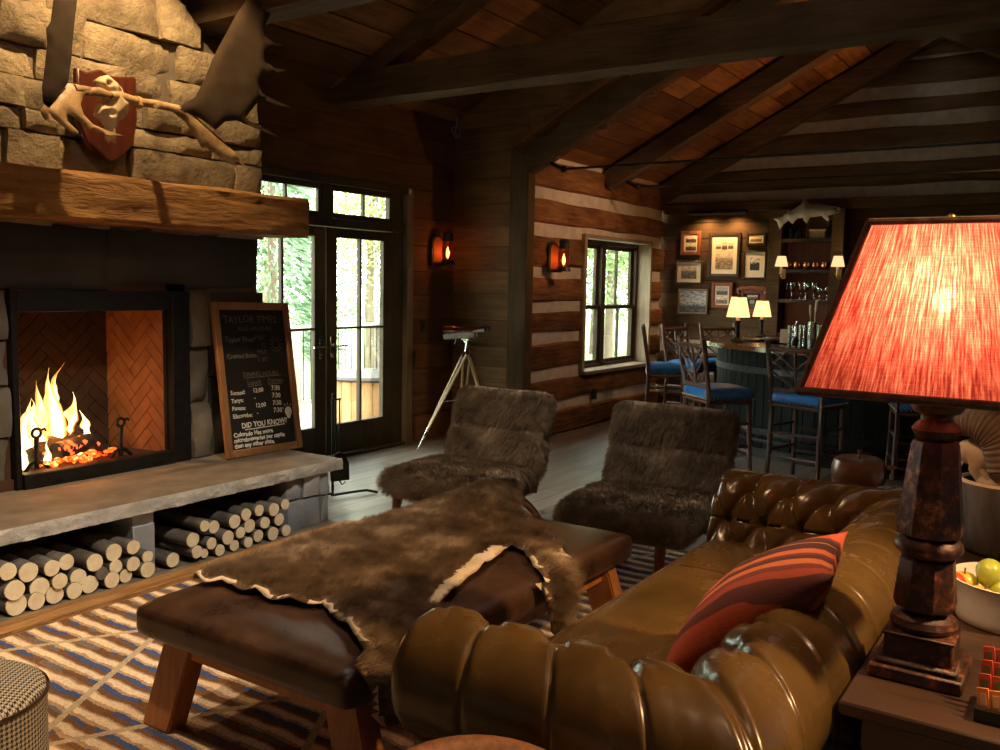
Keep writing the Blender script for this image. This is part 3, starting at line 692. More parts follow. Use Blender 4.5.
while z < 3.75:
    h = r.choice((.12, .17, .22, .30, .36)); x = 1.2+r.uniform(0, .3); lim = xr(z+h/2)
    while x < lim-.02:
        w = r.uniform(.20, .95)
        if lim-(x+w) < .2: w = lim-x
        stone(bm, x, x+w, z, z+h, r, xlim=xr); x += w
    z += h
# quoins on the right return and slanted coping stones
for k in range(10):
    za = 1.88+k*.1
obj('chimney_stones', bm, M['stone'], fp, ang=60)
bm = BM(); prism(bm, [(1.2, 1.6), (4.37, 1.6), (4.37, 2.84), (3.0, 3.80), (3.0, 4.4), (1.2, 4.4)], .72, Matrix(((1, 0, 0, 0), (0, 0, 1, CY+.05), (0, 1, 0, 0), (0, 0, 0, 1))))
bx(bm, 1.2, OX0-.03, CY+.05, CY+.76, 0, 1.62); bx(bm, OX1+.03, 4.37, CY+.05, CY+.76, 0, 1.62); bx(bm, OX0-.1, OX1+.1, CY+.66, CY+.76, 0, 1.62); bx(bm, OX0-.1, OX1+.1, CY+.05, CY+.66, 0, .40)
obj('chimney_core', bm, M['mortar'], fp)
bm = BM(); r = random.Random(5)
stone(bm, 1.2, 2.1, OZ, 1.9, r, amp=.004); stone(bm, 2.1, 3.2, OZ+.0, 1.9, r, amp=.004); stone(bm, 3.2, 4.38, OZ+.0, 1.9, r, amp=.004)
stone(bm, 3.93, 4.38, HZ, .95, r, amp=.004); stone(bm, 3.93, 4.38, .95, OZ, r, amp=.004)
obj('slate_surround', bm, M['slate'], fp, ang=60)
for a, b, zs in ((1.9, OX0, (HZ, .72, 1.0, 1.25, OZ)), (OX1+.02, 3.93, (HZ, .78, 1.16, OZ))):
    bm = BM()
    for z0, z1 in zip(zs, zs[1:]): stone(bm, a, b, z0, z1, r, amp=.03)
    obj('rough_jamb', bm, M['mortar'], fp, ang=60)
# firebox
bm = BM()
bx(bm, OX0, OX0+.035, CY-.03, CY+.03, HZ, OZ, bev=.004); bx(bm, OX1-.13, OX1, CY-.03, CY+.03, HZ, OZ, bev=.004); bx(bm, OX0+.035, OX1-.13, CY-.03, CY+.03, OZ-.12, OZ, bev=.004); bx(bm, OX0+.035, OX1-.13, CY-.05, CY+.03, HZ, HZ+.085, bev=.006)
bx(bm, OX1-.14, OX1-.115, CY+.03, CY+.06, HZ, OZ)
for x in (OX0+.22, OX1-.25): bx(bm, x-.05, x+.05, CY-.056, CY-.05, HZ+.03, HZ+.045)
obj('firebox_frame', bm, M['iron'], fp)
BYK, FX0, FX1 = 5.52, 2.68, 3.55
def herring(bm, P0, U, V, w, h, L=.22, seed=0, n=3):
    """herringbone bricks at 45 degrees on the plane P0 + u U + v V, clamped to the rectangle"""
    Wd = L/n; N = V.cross(U).normalized(); c45 = sqrt(.5); R = int((w+h)/Wd)+3; rr = random.Random(seed)
    for a in range(-R, R):
        for b in range(-R, R):
            d = (a-b) % (2*n)
            if d == 0: q = (a, a+n, b, b+1)
            elif d == 2*n-1: q = (a, a+1, b, b+n)
            else: continue
            g = .0025; x0, x1, y0, y1 = q[0]*Wd+g, q[1]*Wd-g, q[2]*Wd+g, q[3]*Wd-g
            cs = [((x-y)*c45, (x+y)*c45) for x, y in ((x0, y0), (x1, y0), (x1, y1), (x0, y1))]
            if all(p[0] < .002 for p in cs) or all(p[0] > w-.002 for p in cs) or all(p[1] < .002 for p in cs) or all(p[1] > h-.002 for p in cs): continue
            t = BM(); vs = [t.verts.new((p[0], p[1], 0)) for p in cs]; t.faces.new(vs)
            for co, no in (((0, 0, 0), (-1, 0, 0)), ((w, 0, 0), (1, 0, 0)), ((0, 0, 0), (0, -1, 0)), ((0, h, 0), (0, 1, 0))):
                bmesh.ops.bisect_plane(t, geom=t.verts[:]+t.edges[:]+t.faces[:], plane_co=co, plane_no=no, clear_outer=True)
            for f in t.faces[:]:
                top = [bm.verts.new(P0+U*v.co.x+V*v.co.y+N*(.012+rr.uniform(-.001, .002))) for v in f.verts]; bot = [bm.verts.new(P0+U*v.co.x+V*v.co.y) for v in f.verts]
                k = len(top); bm.faces.new(top)
                for i in range(k): bm.faces.new((top[i], bot[i], bot[(i+1) % k], top[(i+1) % k]))
            t.free()
bm = BM(); herring(bm, Vector((FX1+.06, CY+.06, HZ+.06)), Vector((FX1-(FX1+.06), BYK-CY-.06, 0)).normalized(), Vector((0, 0, 1)), BYK-CY-.06, OZ-HZ, seed=2)
obj('firebrick_lining', bm, M['firebrick'], fp, smooth=False); bm = BM()
herring(bm, Vector((FX0-.06, BYK, HZ+.06)), Vector((-.0, -1, 0)), Vector((0, 0, 1)), BYK-CY-.06, OZ-HZ, seed=3)
obj('firebrick_lining', bm, M['firebrick'], fp, smooth=False)
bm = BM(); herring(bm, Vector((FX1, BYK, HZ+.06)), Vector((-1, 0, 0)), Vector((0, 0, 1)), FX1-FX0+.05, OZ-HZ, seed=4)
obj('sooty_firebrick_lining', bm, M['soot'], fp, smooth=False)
bm = BM(); bx(bm, FX0-.2, FX1+.2, BYK, BYK+.05, HZ-.02, 1.62); prism(bm, [(FX1+.06, CY+.03), (FX1+.2, CY+.03), (FX1+.2, BYK+.05), (FX1, BYK+.05)], 1.2, Matrix.Translation((0, 0, HZ-.02))); bx(bm, FX0-.2, FX0-.06, CY+.03, BYK+.05, HZ-.02, 1.62); bx(bm, FX0-.2, FX1+.2, CY+.0, BYK+.05, HZ-.0, HZ+.06); bx(bm, FX0-.2, FX1+.2, CY+.03, BYK+.05, OZ, OZ+.06)
obj('firebox_shell', bm, M['fmortar'], fp, smooth=False)
# mantel
bm = BM(); n = 70; rows = []; X0m, X1m, Y0m, Y1m, Z0m, Z1m = 1.2, 4.535, 4.63, 4.94, 1.905, 2.172
prof = [(Y1m, Z0m), (Y0m+.012, Z0m), (Y0m, Z0m+.02)]+[(Y0m, Z0m+(Z1m-Z0m)*k/8) for k in range(1, 8)]+[(Y0m, Z1m-.02), (Y0m+.015, Z1m), (Y1m, Z1m)]
for i in range(n+1):
    x = X0m+(X1m-X0m)*i/n; row = []
    for k, (y, zz) in enumerate(prof):
        dy = 0 if k in (0, len(prof)-1) else .012*noise.noise(Vector((x*3, zz*16, 3)))+.008*noise.noise(Vector((x*9, zz*30, 8)))
        dz = .010*noise.noise(Vector((x*2.5, k, 6)))
        row.append(bm.verts.new((x, y+dy, zz+dz)))
    rows.append(row)
for A, B in zip(rows, rows[1:]):
    for k in range(len(A)): bm.faces.new((A[k], A[(k+1) % len(A)], B[(k+1) % len(A)], B[k]))
bm.faces.new(rows[0]); bm.faces.new(rows[-1]); obj('mantel_beam', bm, M['mantel'], fp)
# hearth slab with a chipped edge
SX0, SX1, SY = 1.0, 4.40, 4.17
bm = BM(); bx(bm, SX0, SX1-.012, SY+.018, CY+.05, .352, HZ); obj('hearth_slab', bm, M['slab'], fp)
bm = BM()
def chip(a, b, axis, base, out):
    n = int(abs(b-a)/.022); rows = []
    for i in range(n+1):
        u = a+(b-a)*i/n; row = []
        for k in range(5):
            z = .348+(HZ-.001-.348)*k/4; d = .010+.016*abs(noise.noise(Vector((u*11, z*30, 4))))+.008*noise.noise(Vector((u*34, z*50, 1)))
            if k == 4: d *= .45
            row.append(bm.verts.new((u, base-d, z) if axis == 'x' else (base+d, u, z)))
        row.append(bm.verts.new((u, base+.02, HZ-.002) if axis == 'x' else (base-.02, u, HZ-.002))); row.append(bm.verts.new((u, base+.02, .348) if axis == 'x' else (base-.02, u, .348)))
        rows.append(row)
    for A, B in zip(rows, rows[1:]):
        for k in range(7): bm.faces.new((A[k], A[(k+1) % 7], B[(k+1) % 7], B[k]))
    bm.faces.new(rows[0]); bm.faces.new(rows[-1])
chip(SX0, SX1, 'x', SY+.02, 1); chip(SY+.02, CY, 'y', SX1-.012, 1)
obj('slab_edge', bm, M['slabedge'], fp, ang=30)
bm = BM(); r = random.Random(8)
for z0, z1, cuts in ((0, .19, (3.95, 4.22, 4.31)), (.19, .348, (3.95, 4.09, 4.22, 4.31))):
    for a, b in zip(cuts, cuts[1:]): stone(bm, a, b, z0, z1, r, y=4.225, depth=.5, amp=.006)
for z0, z1 in ((0, .13), (.13, .24), (.24, .348)): bx(bm, 4.28, 4.315+r.uniform(0, .01), 4.23, 4.9, z0+.003, z1-.003, bev=.006)
bx(bm, 3.97, 4.27, 4.3, 4.9, 0, .348); obj('hearth_pier', bm, M['pier'], fp, ang=60)
for x0, x1 in ((2.852, 2.985), (1.95, 2.125)):
    bm = BM(); bx(bm, x0, x1, 4.235, 4.9, .0, .27, bev=.006); bx(bm, x0, x1, 4.245, 4.9, .27, .348, bev=.003); obj('hearth_pier', bm, M['pier'], fp)
bm = BM(); bx(bm, SX0, 4.3, 4.82, 4.92, 0, .348); bx(bm, SX0, 4.32, 4.07, 4.9, -.01, .004); obj('hearth_base', bm, M['mortar'], fp)
bm = BM(); bx(bm, -1.0, 4.34, 3.94, 4.07, -.01, .03, bev=.006); struct('trim_kerb', bm, M['chairwood'] if False else M['mantel'], 'brown floor border board along the hearth')

# ------------------------------------------------------------------ firewood under the hearth
def firewood(cx, cz, rad, L, seed):
    bm = BM(); n = 16; rows = []; y0 = 4.155+.012*sin(seed*3.3)
    dx, dz = .03*sin(seed*1.7), .012*cos(seed*2.1)
    for k in range(7):
        t = k/6; y = y0+L*t; row = []
        for j in range(n):
            a = 2*pi*j/n; q = rad*(1+.07*noise.noise(Vector((cos(a)*1.3, sin(a)*1.3, seed*2.3)))+.03*noise.noise(Vector((cos(a)*3, sin(a)*3, t*3+seed))))
            row.append(bm.verts.new((cx+cos(a)*q+dx*t, y, cz+sin(a)*q+dz*t)))
        rows.append(row)
    for A, B in zip(rows, rows[1:]):
        for j in range(n): bm.faces.new((A[j], A[(j+1) % n], B[(j+1) % n], B[j]))
    bm.faces.new(rows[-1]); o = obj('firewood_log', bm, M['logside'])
    bm = BM(); vs = [bm.verts.new((cx+(v[0]-cx)*.97, y0-.004, cz+(v[1]-cz)*.97)) for v in [(cx+cos(2*pi*j/n)*rad*(1+.07*noise.noise(Vector((cos(2*pi*j/n)*1.3, sin(2*pi*j/n)*1.3, seed*2.3)))+.03*noise.noise(Vector((cos(2*pi*j/n)*3, sin(2*pi*j/n)*3, seed)))), cz+sin(2*pi*j/n)*rad*(1+.07*noise.noise(Vector((cos(2*pi*j/n)*1.3, sin(2*pi*j/n)*1.3, seed*2.3)))+.03*noise.noise(Vector((cos(2*pi*j/n)*3, sin(2*pi*j/n)*3, seed))))) for j in range(n)]]
    b2 = [bm.verts.new((v.co.x, y0+.004, v.co.z)) for v in vs]
    bm.faces.new(vs)
    for j in range(n): bm.faces.new((vs[j], b2[j], b2[(j+1) % n], vs[(j+1) % n]))
    obj('sawn_end', bm, M['cut'], o); o.children[0]['label'] = 'pale sawn end of the log'
    return o
LB = [[(85, 560, 56), (185, 543, 45), (278, 507, 48), (372, 483, 43), (455, 440, 47), (557, 428, 43), (637, 400, 36), (735, 372, 42)],
      [(68, 450, 53), (207, 442, 53), (295, 405, 42), (398, 388, 44), (508, 365, 34), (585, 335, 37), (665, 320, 38), (742, 285, 32)],
      [(40, 357, 46), (148, 362, 51), (258, 340, 43), (340, 313, 41), (470, 312, 46), (577, 265, 46), (662, 235, 37)]]
RB = [[(157, 548, 35), (255, 508, 30), (300, 518, 22), (360, 500, 27), (435, 482, 26), (490, 465, 26), (543, 437, 28), (604, 434, 32), (668, 422, 27)],
      [(243, 455, 35), (325, 470, 28), (405, 445, 33), (455, 420, 27), (505, 392, 32), (565, 375, 28), (640, 363, 29)],
      [(290, 390, 27), (343, 397, 30), (428, 370, 33), (487, 340, 29), (541, 320, 27), (613, 317, 31), (661, 293, 25)]]
ORD = ['first', 'second', 'third', 'fourth', 'fifth', 'sixth', 'seventh', 'eighth', 'ninth']
for bay, rows_, (ox, oy, sc) in (('left', LB, (0, 500, .2)), ('right', RB, (140, 440, .22))):
    for ri, (row, rn) in enumerate(zip(rows_, ('bottom', 'middle', 'top'))):
        for k, (zx, zy, zr) in enumerate(sorted(row)):
            p = aty(ox+zx*sc, oy+zy*sc, 4.15); q = aty(ox+zx*sc, oy+(zy+zr)*sc, 4.15)
            rad = abs(p.z-q.z)*.96
            o = firewood(p.x, max(p.z, .006+rad), rad, .44+.05*sin(k*2.2+ri), k+ri*11+(50 if bay == 'right' else 0))
            dk = (bay == 'left' and ri == 1 and k == 4)
            if dk: o.children[0].data.materials[0] = M['logside']; o.children[0]['label'] = 'dark weathered end of the log'
            _fin(o, '', '%s firewood log, %s from left in %s row of %s hearth bay' % ('dark-ended' if dk else 'pale-ended', ORD[k], rn, bay), 'firewood', 'firewood stacked under the hearth')

# ------------------------------------------------------------------ fire
def charlog(p0, p1, r0, label, seed):
    bm = BM(); a, b = Vector(p0), Vector(p1); n = 12; pts = [a+(b-a)*(i/n) for i in range(n+1)]
    tube(bm, pts, [r0*(1+.16*noise.noise(Vector((i*.6, seed, 0)))) for i in range(n+1)], 12, wob=.18)
    solo('burning_log', bm, M['ember_log'], label, 'log', 'logs burning in the grate')
t = NT('charred_wood'); nz = t.n('TexNoise', None, Vector=t.coords(), Scale=16.0, Detail=5.0).outputs['Fac']; x, y, z = t.xyz()
glow = t.math('MULTIPLY', t.math('GREATER_THAN', nz, .62), t.math('LESS_THAN', z, .66))
t.bsdf(t.ramp(nz, (.3, (.012, .009, .007)), (.7, (.05, .035, .028))), .9, 0, t.bump(nz, .8, .02), Emission_Color=(1, .10, .02), Emission_Strength=t.math('MULTIPLY', glow, 3.0)); M['ember_log'] = t.m
FZ = HZ+.06
charlog((2.74, 5.22, FZ+.13), (3.12, 5.34, FZ+.17), .075, 'charred log lying across the back of the fire', 1)
charlog((2.76, 5.10, FZ+.06), (3.03, 5.16, FZ+.15), .06, 'stubby black log at the left front of the fire', 2)
charlog((3.00, 5.20, FZ+.27), (3.27, 5.14, FZ+.04), .035, 'thin black log leaning down towards the right brick wall', 3)
charlog((2.90, 5.04, FZ+.10), (3.16, 5.12, FZ+.12), .05, 'short charred log in front of the glowing embers', 4)
bm = BM(); r = random.Random(4)
for k in range(70):
    q = (3.0+r.gauss(0, .14), 5.12+r.gauss(0, .07), FZ+.02+abs(r.gauss(0, .025))); sphere(bm, q, (r.uniform(.012, .03), r.uniform(.012, .03), r.uniform(.01, .02)), 5)
t = NT('glowing_embers'); nz = t.n('TexNoise', None, Vector=t.coords(), Scale=22.0, Detail=4.0).outputs['Fac']
e = t.n('Emission', None, Color=t.ramp(nz, (.38, (.25, .01, .002)), (.55, (1, .10, .01)), (.68, (1, .5, .12))), Strength=3.2); t.t.links.new(e.outputs[0], t.out.inputs[0])
solo('fire_embers', bm, t.m, 'bed of glowing red embers under the burning logs', 'embers', kind='stuff')
t = NT('flame'); lw = t.n('LayerWeight', None, Blend=.5); x, y, z = t.xyz()
nz = t.n('TexNoise', None, Vector=t.coords((9, 9, 4)), Scale=1.0, Detail=4.0).outputs['Fac']
core = t.math('SUBTRACT', t.math('SUBTRACT', 1.25, lw.outputs['Facing']), t.math('MULTIPLY', t.math('SUBTRACT', z, FZ+.12), 1.5))
f = t.math('ADD', core, t.math('MULTIPLY', t.math('SUBTRACT', nz, .5), 1.5))
e = t.n('Emission', None, Color=t.ramp(f, (.05, (1, .16, .01)), (.45, (1, .40, .05)), (.95, (1, .78, .32))), Strength=t.math('MULTIPLY_ADD', f, 3.4, .6)); tp = t.n('BsdfTransparent'); mx = t.n('MixShader', None)
t.t.links.new(t.ramp(f, (.15, (0, 0, 0)), (.60, (1, 1, 1))), mx.inputs[0]); t.t.links.new(tp.outputs[0], mx.inputs[1]); t.t.links.new(e.outputs[0], mx.inputs[2]); t.t.links.new(mx.outputs[0], t.out.inputs[0]); M['flame'] = t.m
fl = thing('fire_flames', 'bright yellow and orange flames rising from the burning logs', 'fire', (3.0, 5.2, FZ))
def flame(x, y, z0, h, w, lean, seed):
    bm = BM(); n = 16; pts = []; rs = []
    for i in range(n+1):
        u = i/n; pts.append((x+lean*u+.035*sin(u*5+seed)*u, y+.02*sin(u*4+seed*2), z0+h*u)); rs.append(max(.002, w*(sin(pi*min(1, u*.92+.14))**.8)*(1-u)**.55*(1+.55*noise.noise(Vector((u*6, seed*1.7, 1))))))
    tube(bm, pts, rs, 12, flat=.55); obj('flame_tongue', bm, M['flame'], fl)
for a in ((2.97, 5.20, FZ+.08, .50, .120, .0, 1), (2.90, 5.22, FZ+.06, .34, .10, -.05, 2), (2.80, 5.16, FZ+.06, .33, .085, -.02, 3), (3.05, 5.22, FZ+.08, .34, .10, .05, 4), (3.13, 5.20, FZ+.08, .22, .08, .05, 5), (2.93, 5.28, FZ+.10, .40, .12, .03, 6), (2.84, 5.05, FZ+.02, .16, .04, .03, 7), (2.74, 5.14, FZ+.02, .24, .07, -.01, 8), (3.02, 5.24, FZ+.36, .24, .035, .03, 9), (2.86, 5.20, FZ+.22, .18, .05, -.04, 10), (3.08, 5.16, FZ+.04, .14, .06, .02, 11)): flame(*a)
point('fire_light', (2.94, 5.14, FZ+.20), 10.5, (1, .24, .04), .10)
point('fire_light_low', (2.95, 5.02, FZ+.22), 4, (1, .30, .06), .06)
for x, y, nm in ((2.775, 5.03, 'iron andiron with a ring top at the left of the fire'), (3.31, 5.03, 'iron andiron with a ring top by the right brick wall')):
    a = thing('andiron', nm, 'andiron', (x, y, FZ), 0, 'andirons of the fire')
    bm = BM(); tube(bm, [(x, y, FZ+.02), (x, y, FZ+.10), (x+.006, y, FZ+.2)], [.016, .013, .015], 8); R = .026
    tube(bm, [(x+.006+R*cos(q), y, FZ+.225+R*sin(q)) for q in [i*pi/8 for i in range(17)]], .009, 8); tube(bm, [(x+.03, y, FZ+.24), (x+.055, y, FZ+.245), (x+.062, y, FZ+.232)], .007, 6); obj('upright', bm, M['iron'], a)
    bm = BM(); tube(bm, [(x-.07, y-.01, FZ+.013), (x-.035, y, FZ+.05), (x, y, FZ+.06), (x+.035, y, FZ+.05), (x+.07, y-.01, FZ+.013)], .011, 8); tube(bm, [(x, y, FZ+.05), (x, y+.36, FZ+.05), (x, y+.38, FZ+.013)], .011, 8); obj('foot_bar', bm, M['iron'], a)

# ------------------------------------------------------------------ chalkboard leaning on the chimney
cb = thing('chalkboard', 'wood-framed menu chalkboard with white handwriting leaning on the chimney', 'chalkboard', (4.20, 4.70, HZ))
tilt = radians(9.2); BW, BH = .67, 1.045
Mb = Matrix.Translation((3.872, 4.715, HZ+.004)) @ Euler((pi/2-tilt, 0, 0)).to_matrix().to_4x4() @ Matrix.Rotation(radians(-1.0), 4, 'Z')   # u right, v up the board, w towards the viewer
fw = .052
bm = BM()
for a, b, c, d in ((0, fw, 0, BH), (BW-fw, BW, 0, BH), (fw, BW-fw, 0, fw), (fw, BW-fw, BH-fw, BH)): box(bm, ((a+b)/2, (c+d)/2, 0), (b-a, d-c, .035), bev=.006, M=Mb)
obj('board_frame', bm, M['cframe'], cb)
bm = BM(); box(bm, (BW/2, BH/2, -.005), (BW-2*fw+.01, BH-2*fw+.01, .012), M=Mb); obj('slate_panel', bm, M['chalkb'], cb)
bmT = BM()
def text(s, x, y, size, align='LEFT', shear=0, M_=Mb, bmx=None, z=.0015, bold=.0):
    c = bpy.data.curves.new('t', 'FONT'); c.body = s; c.size = size; c.align_x = align; c.shear = shear; c.offset = bold; c.resolution_u = 2
    o = bpy.data.objects.new('t', c); COL.objects.link(o); bpy.context.view_layer.update()
    me = bpy.data.meshes.new_from_object(o.evaluated_get(bpy.context.evaluated_depsgraph_get()))
    bpy.data.objects.remove(o); bpy.data.curves.remove(c); t = BM(); t.from_mesh(me); bpy.data.meshes.remove(me)
    sd = len(s)*1.7
    for v in t.verts: v.co.y += .05*size*sin(v.co.x/size*2.3+sd)
    merge(bmx if bmx is not None else bmT, t, M_ @ Matrix.Translation((x, y, z)))
def stroke(pts, w=.0022, bmx=None):
    for a, b in zip(pts, pts[1:]):
        a, b = Vector(a), Vector(b); d = (b-a).normalized(); nn = Vector((-d.y, d.x))*w
        bmx_ = bmT if bmx is None else bmx
        f = [bmx_.verts.new(Mb @ Vector((p.x, p.y, .002))) for p in (a-nn, b-nn, b+nn, a+nn)]; bmx_.faces.new(f)
def uv(px, py): # fraction of the slate, photograph crop -> board coordinates
    return px*BW, py*BH
bf = BM()
text('TAYLOR TIMES', .085, .905, .070, bmx=bf); text('AND WEATHER', .20, .848, .042, bmx=bf)
text('Taylor River', .085, .775, .050, bmx=bf, bold=.001); text('Crested Butte', .085, .665, .044, bmx=bf, bold=.001)
for s, x, y in (('H', .34, .790), ('56\u00b0', .375, .785), ('32', .39, .735), ('H', .35, .690), ('53\u00b0', .385, .685), ('L', .35, .638), ('35\u00b0', .385, .633)): text(s, x, y, .042, bmx=bf)
text('DINING HOURS', .205, .535, .044, bmx=bf); stroke([(.215, .527), (.545, .532)], bmx=bf)
text('Lunch', .235, .478, .050, bmx=bf); text('Dinner', .415, .48, .050, bmx=bf); stroke([(.235, .468), (.355, .472)], bmx=bf); stroke([(.415, .472), (.545, .474)], bmx=bf)
obj('faint_chalk_writing', bf, mat('faint_chalk', (.13, .13, .12), (.20, .20, .18), .95, 60), cb, smooth=False); cb.children[-1]['label'] = 'faint chalk lettering on the upper board'
for i, (d, l, q) in enumerate((('Sunteal:', '12:00', '7:30'), ('Tanya:', '-', '7:30'), ('Panate:', '12:00', '7:30'), ('Elkcombe:', '-', '7:30'))):
    y = .425-.052*i; text(d, .085, y-.006, .040, bold=.0008); text(l, .275+.005*i, y, .042, bold=.0008); text(q, .44, y+.003, .046, bold=.0008)
text('DID YOU KNOW?', .15, .192, .050, bold=.0015); stroke([(.175, .178), (.53, .185)], .003)
for i, s in enumerate(('Colorado Has more', 'microbreweries per capita', 'than any other state.')): text(s, .075, .138-.037*i, .0415, bold=.0016)
obj('chalk_writing', bmT, M['chalk'], cb, smooth=False)
bs = BM(); cx, cy, R = .525, .752, .030
stroke([(cx+R*cos(a), cy+R*sin(a)) for a in [k*pi/10 for k in range(21)]], .003, bs)
for k in range(12):
    a = k*pi/6; stroke([(cx+1.35*R*cos(a), cy+1.35*R*sin(a)), (cx+2.0*R*cos(a), cy+2.0*R*sin(a))], .003, bs)
obj('chalk_sun', bs, bpy.data.materials['faint_chalk'], cb, smooth=False)
bs = BM(); cx, cy = .575, .262
vs = [bs.verts.new(Mb @ Vector((cx+x, cy+y, .002))) for x, y in [(.032*cos(a), .034*sin(a)+.008) for a in [radians(q) for q in range(-50, 231, 20)]]+[(-.012, -.04), (.010, -.042)]]; bs.faces.new(vs)
for k in range(7):
    a = radians(-30+k*30); stroke([(cx+.046*cos(a), cy+.008+.046*sin(a)), (cx+.062*cos(a), cy+.008+.062*sin(a))], .002, bs)
obj('chalk_light_bulb', bs, M['chalk'], cb, smooth=False)

# ------------------------------------------------------------------ antler mount
am = thing('antler_mount', 'palmate antlers with bleached skull cap on a red wooden shield above the mantel', 'antlers', (3.02, CY-.05, 2.5))
AY = 4.60
def pxz(p, y=AY): q = aty(p[0], p[1], y); return (q.x, q.z)
sh = [(77, 66), (86, 72), (101, 69), (112, 76), (137, 77), (138, 120), (134, 145), (124, 155), (112, 162), (100, 157), (88, 145), (78, 120)]
q = [aty(a, b, CY-.125) for a, b in sh]; bm = BM(); prism(bm, [(v.x, v.z) for v in q], .05, Matrix(((1, 0, 0, 0), (0, 0, 1, CY-.125), (0, 1, 0, 0), (0, 0, 0, 1))), bev=.010); obj('shield_plaque', bm, M['shield'], am)
def plate(nm, pts, T, mat_, bend, step=.028, y=AY):
    o2 = [pxz(p, y) for p in pts]; bm = BM()
    def mp(u, v, d, s):
        h = T*min(1, (d/.035))**.5 if d > 0 else 0
        return Vector((u, y+bend(u, v)-s*h+.004*noise.noise(Vector((u*14, v*14, 2))), v))
    inflate(bm, o2, step, mp, seed=3); return obj(nm, bm, mat_, am, ang=80)
cx0, cz0 = pxz((113, 100))
RP = [(176, 113), (184, 104), (195, 97), (205, 80), (213, 60), (225, 38), (240, 12), (252, -5), (262, -2), (268, 5), (271, 14), (265, 25), (264, 36), (272, 43), (285, 45), (272, 47), (264, 52), (263, 62), (272, 69), (283, 71), (272, 73), (260, 76), (256, 84), (258, 94), (270, 101), (287, 110), (270, 105), (256, 99), (246, 112), (240, 119), (256, 128), (273, 139), (254, 131), (232, 121), (222, 122), (212, 130), (200, 120), (186, 112)]
plate('antler_palm', RP, .013, M['palm_shaded'], lambda u, v: -.02-.10*max(0, (u-3.35))+.10*(v-2.4), y=4.36)
RB_ = [(150, 103), (165, 105), (180, 108), (190, 115), (205, 130), (218, 142), (226, 150), (238, 167), (226, 160), (230, 169), (215, 160), (204, 152), (199, 148), (195, 149), (190, 138), (180, 122), (168, 112), (150, 108)]
plate('brow_tine', RB_, .018, M['antler'], lambda u, v: -.02-.15*(2.62-v), step=.018, y=4.40)
LP = [(43, -6), (70, -6), (66, 30), (64, 60), (61, 84), (54, 92), (47, 102), (40, 110), (33, 104), (31, 90), (34, 70), (36, 45), (34, 32), (39, 25)]
plate('antler_palm', LP, .014, M['palm_shaded'], lambda u, v: -.03-.22*max(0, 2.85-u)-.05*(v-2.4))
LBw = [(108, 93), (95, 88), (85, 88), (72, 85), (63, 84), (55, 93), (47, 101), (38, 111), (43, 120), (52, 128), (60, 135), (71, 138), (64, 130), (57, 122), (58, 116), (65, 119), (75, 129), (92, 136), (113, 137), (97, 132), (83, 126), (75, 116), (73, 105), (77, 98), (85, 96), (108, 100)]
plate('brow_tine', LBw, .018, M['antler'], lambda u, v: -.04-.25*max(0, 2.62-v), step=.018)
plate('small_tine', [(31, 107), (27, 113), (30, 120), (41, 128), (36, 120), (36, 110)], .012, M['antler'], lambda u, v: -.12, step=.015)
bm = BM(); q0 = aty(103, 96, AY+.02); q1 = aty(140, 102, AY+.02); mid = aty(120, 97, AY-.0)
tube(bm, smoothpath([q0, aty(112, 96, AY-.01), mid, aty(130, 100, AY), q1, aty(160, 105, AY-.11), aty(180, 110, AY-.22)], 4), lerpl([.022, .027, .029, .029, .024, .022, .024], 25), 12, wob=.1)
tube(bm, smoothpath([q0, aty(90, 91, AY-.03), aty(74, 89, AY-.05)], 5), lerpl([.024, .022, .024], 11), 12, wob=.1)
for p in ((104, 96), (138, 102)):
    c = aty(p[0], p[1], AY+.02); tube(bm, [c+Vector((-.014, 0, 0)), c+Vector((.014, 0, 0))], .036, 12, wob=.4)
obj('antler_beam', bm, M['antler'], am)
SKF = [(98, 80), (104, 76), (111, 74), (118, 80), (124, 88), (126, 95), (132, 98), (131, 108), (128, 116), (121, 122), (118, 130), (119, 143), (114, 141), (112, 143), (109, 138), (108, 126), (104, 120), (98, 115), (100, 106), (106, 101), (108, 92), (103, 88)]
o2 = [pxz((112+(p[0]-112)*1.10, p[1]), AY) for p in SKF]; bm = BM()
holes = [pxz(p, AY+.0) for p in ((109, 83), (119, 91), (110, 113), (125, 112))]
def skm(u, v, d, s):
    h = .070*min(1, d/.06)**.6 if d > 0 else 0
    pit = sum(.06*exp(-((u-a)**2+(v-b)**2)/(.013**2)) for a, b in holes)
    y = AY+.035; return Vector((u, y-(h-pit if s > 0 else -.03*min(1, d/.03)), v))
inflate(bm, o2, .011, skm, jitter=.2); obj('skull', bm, M['bone'], am, ang=80)

# ------------------------------------------------------------------ hearth tools at the right end
tl = thing('fire_shovel_stand', 'black iron hearth tool stand with shovel at the end of the hearth', 'fireplace tools', (4.80, 4.62, 0))
bm = BM(); tube(bm, [(4.80, 4.66, .03), (4.80, 4.66, .78)], .010, 8); tube(bm, [(4.74, 4.62, .06), (4.75, 4.62, .035), (4.9, 4.60, .03), (5.05, 4.55, .03), (5.12, 4.50, .008)], .010, 8); tube(bm, [(4.80, 4.66, .035), (4.70, 4.70, .03), (4.64, 4.75, .008)], .010, 8); tube(bm, [(4.80, 4.66, .035), (4.86, 4.80, .03), (4.88, 4.86, .008)], .010, 8); tube(bm, [(4.74, 4.62, .74), (4.86, 4.64, .74)], .008, 8)
obj('stand', bm, M['iron'], tl)
bm = BM(); tube(bm, [(4.765, 4.60, .74), (4.775, 4.60, .36)], .007, 8)
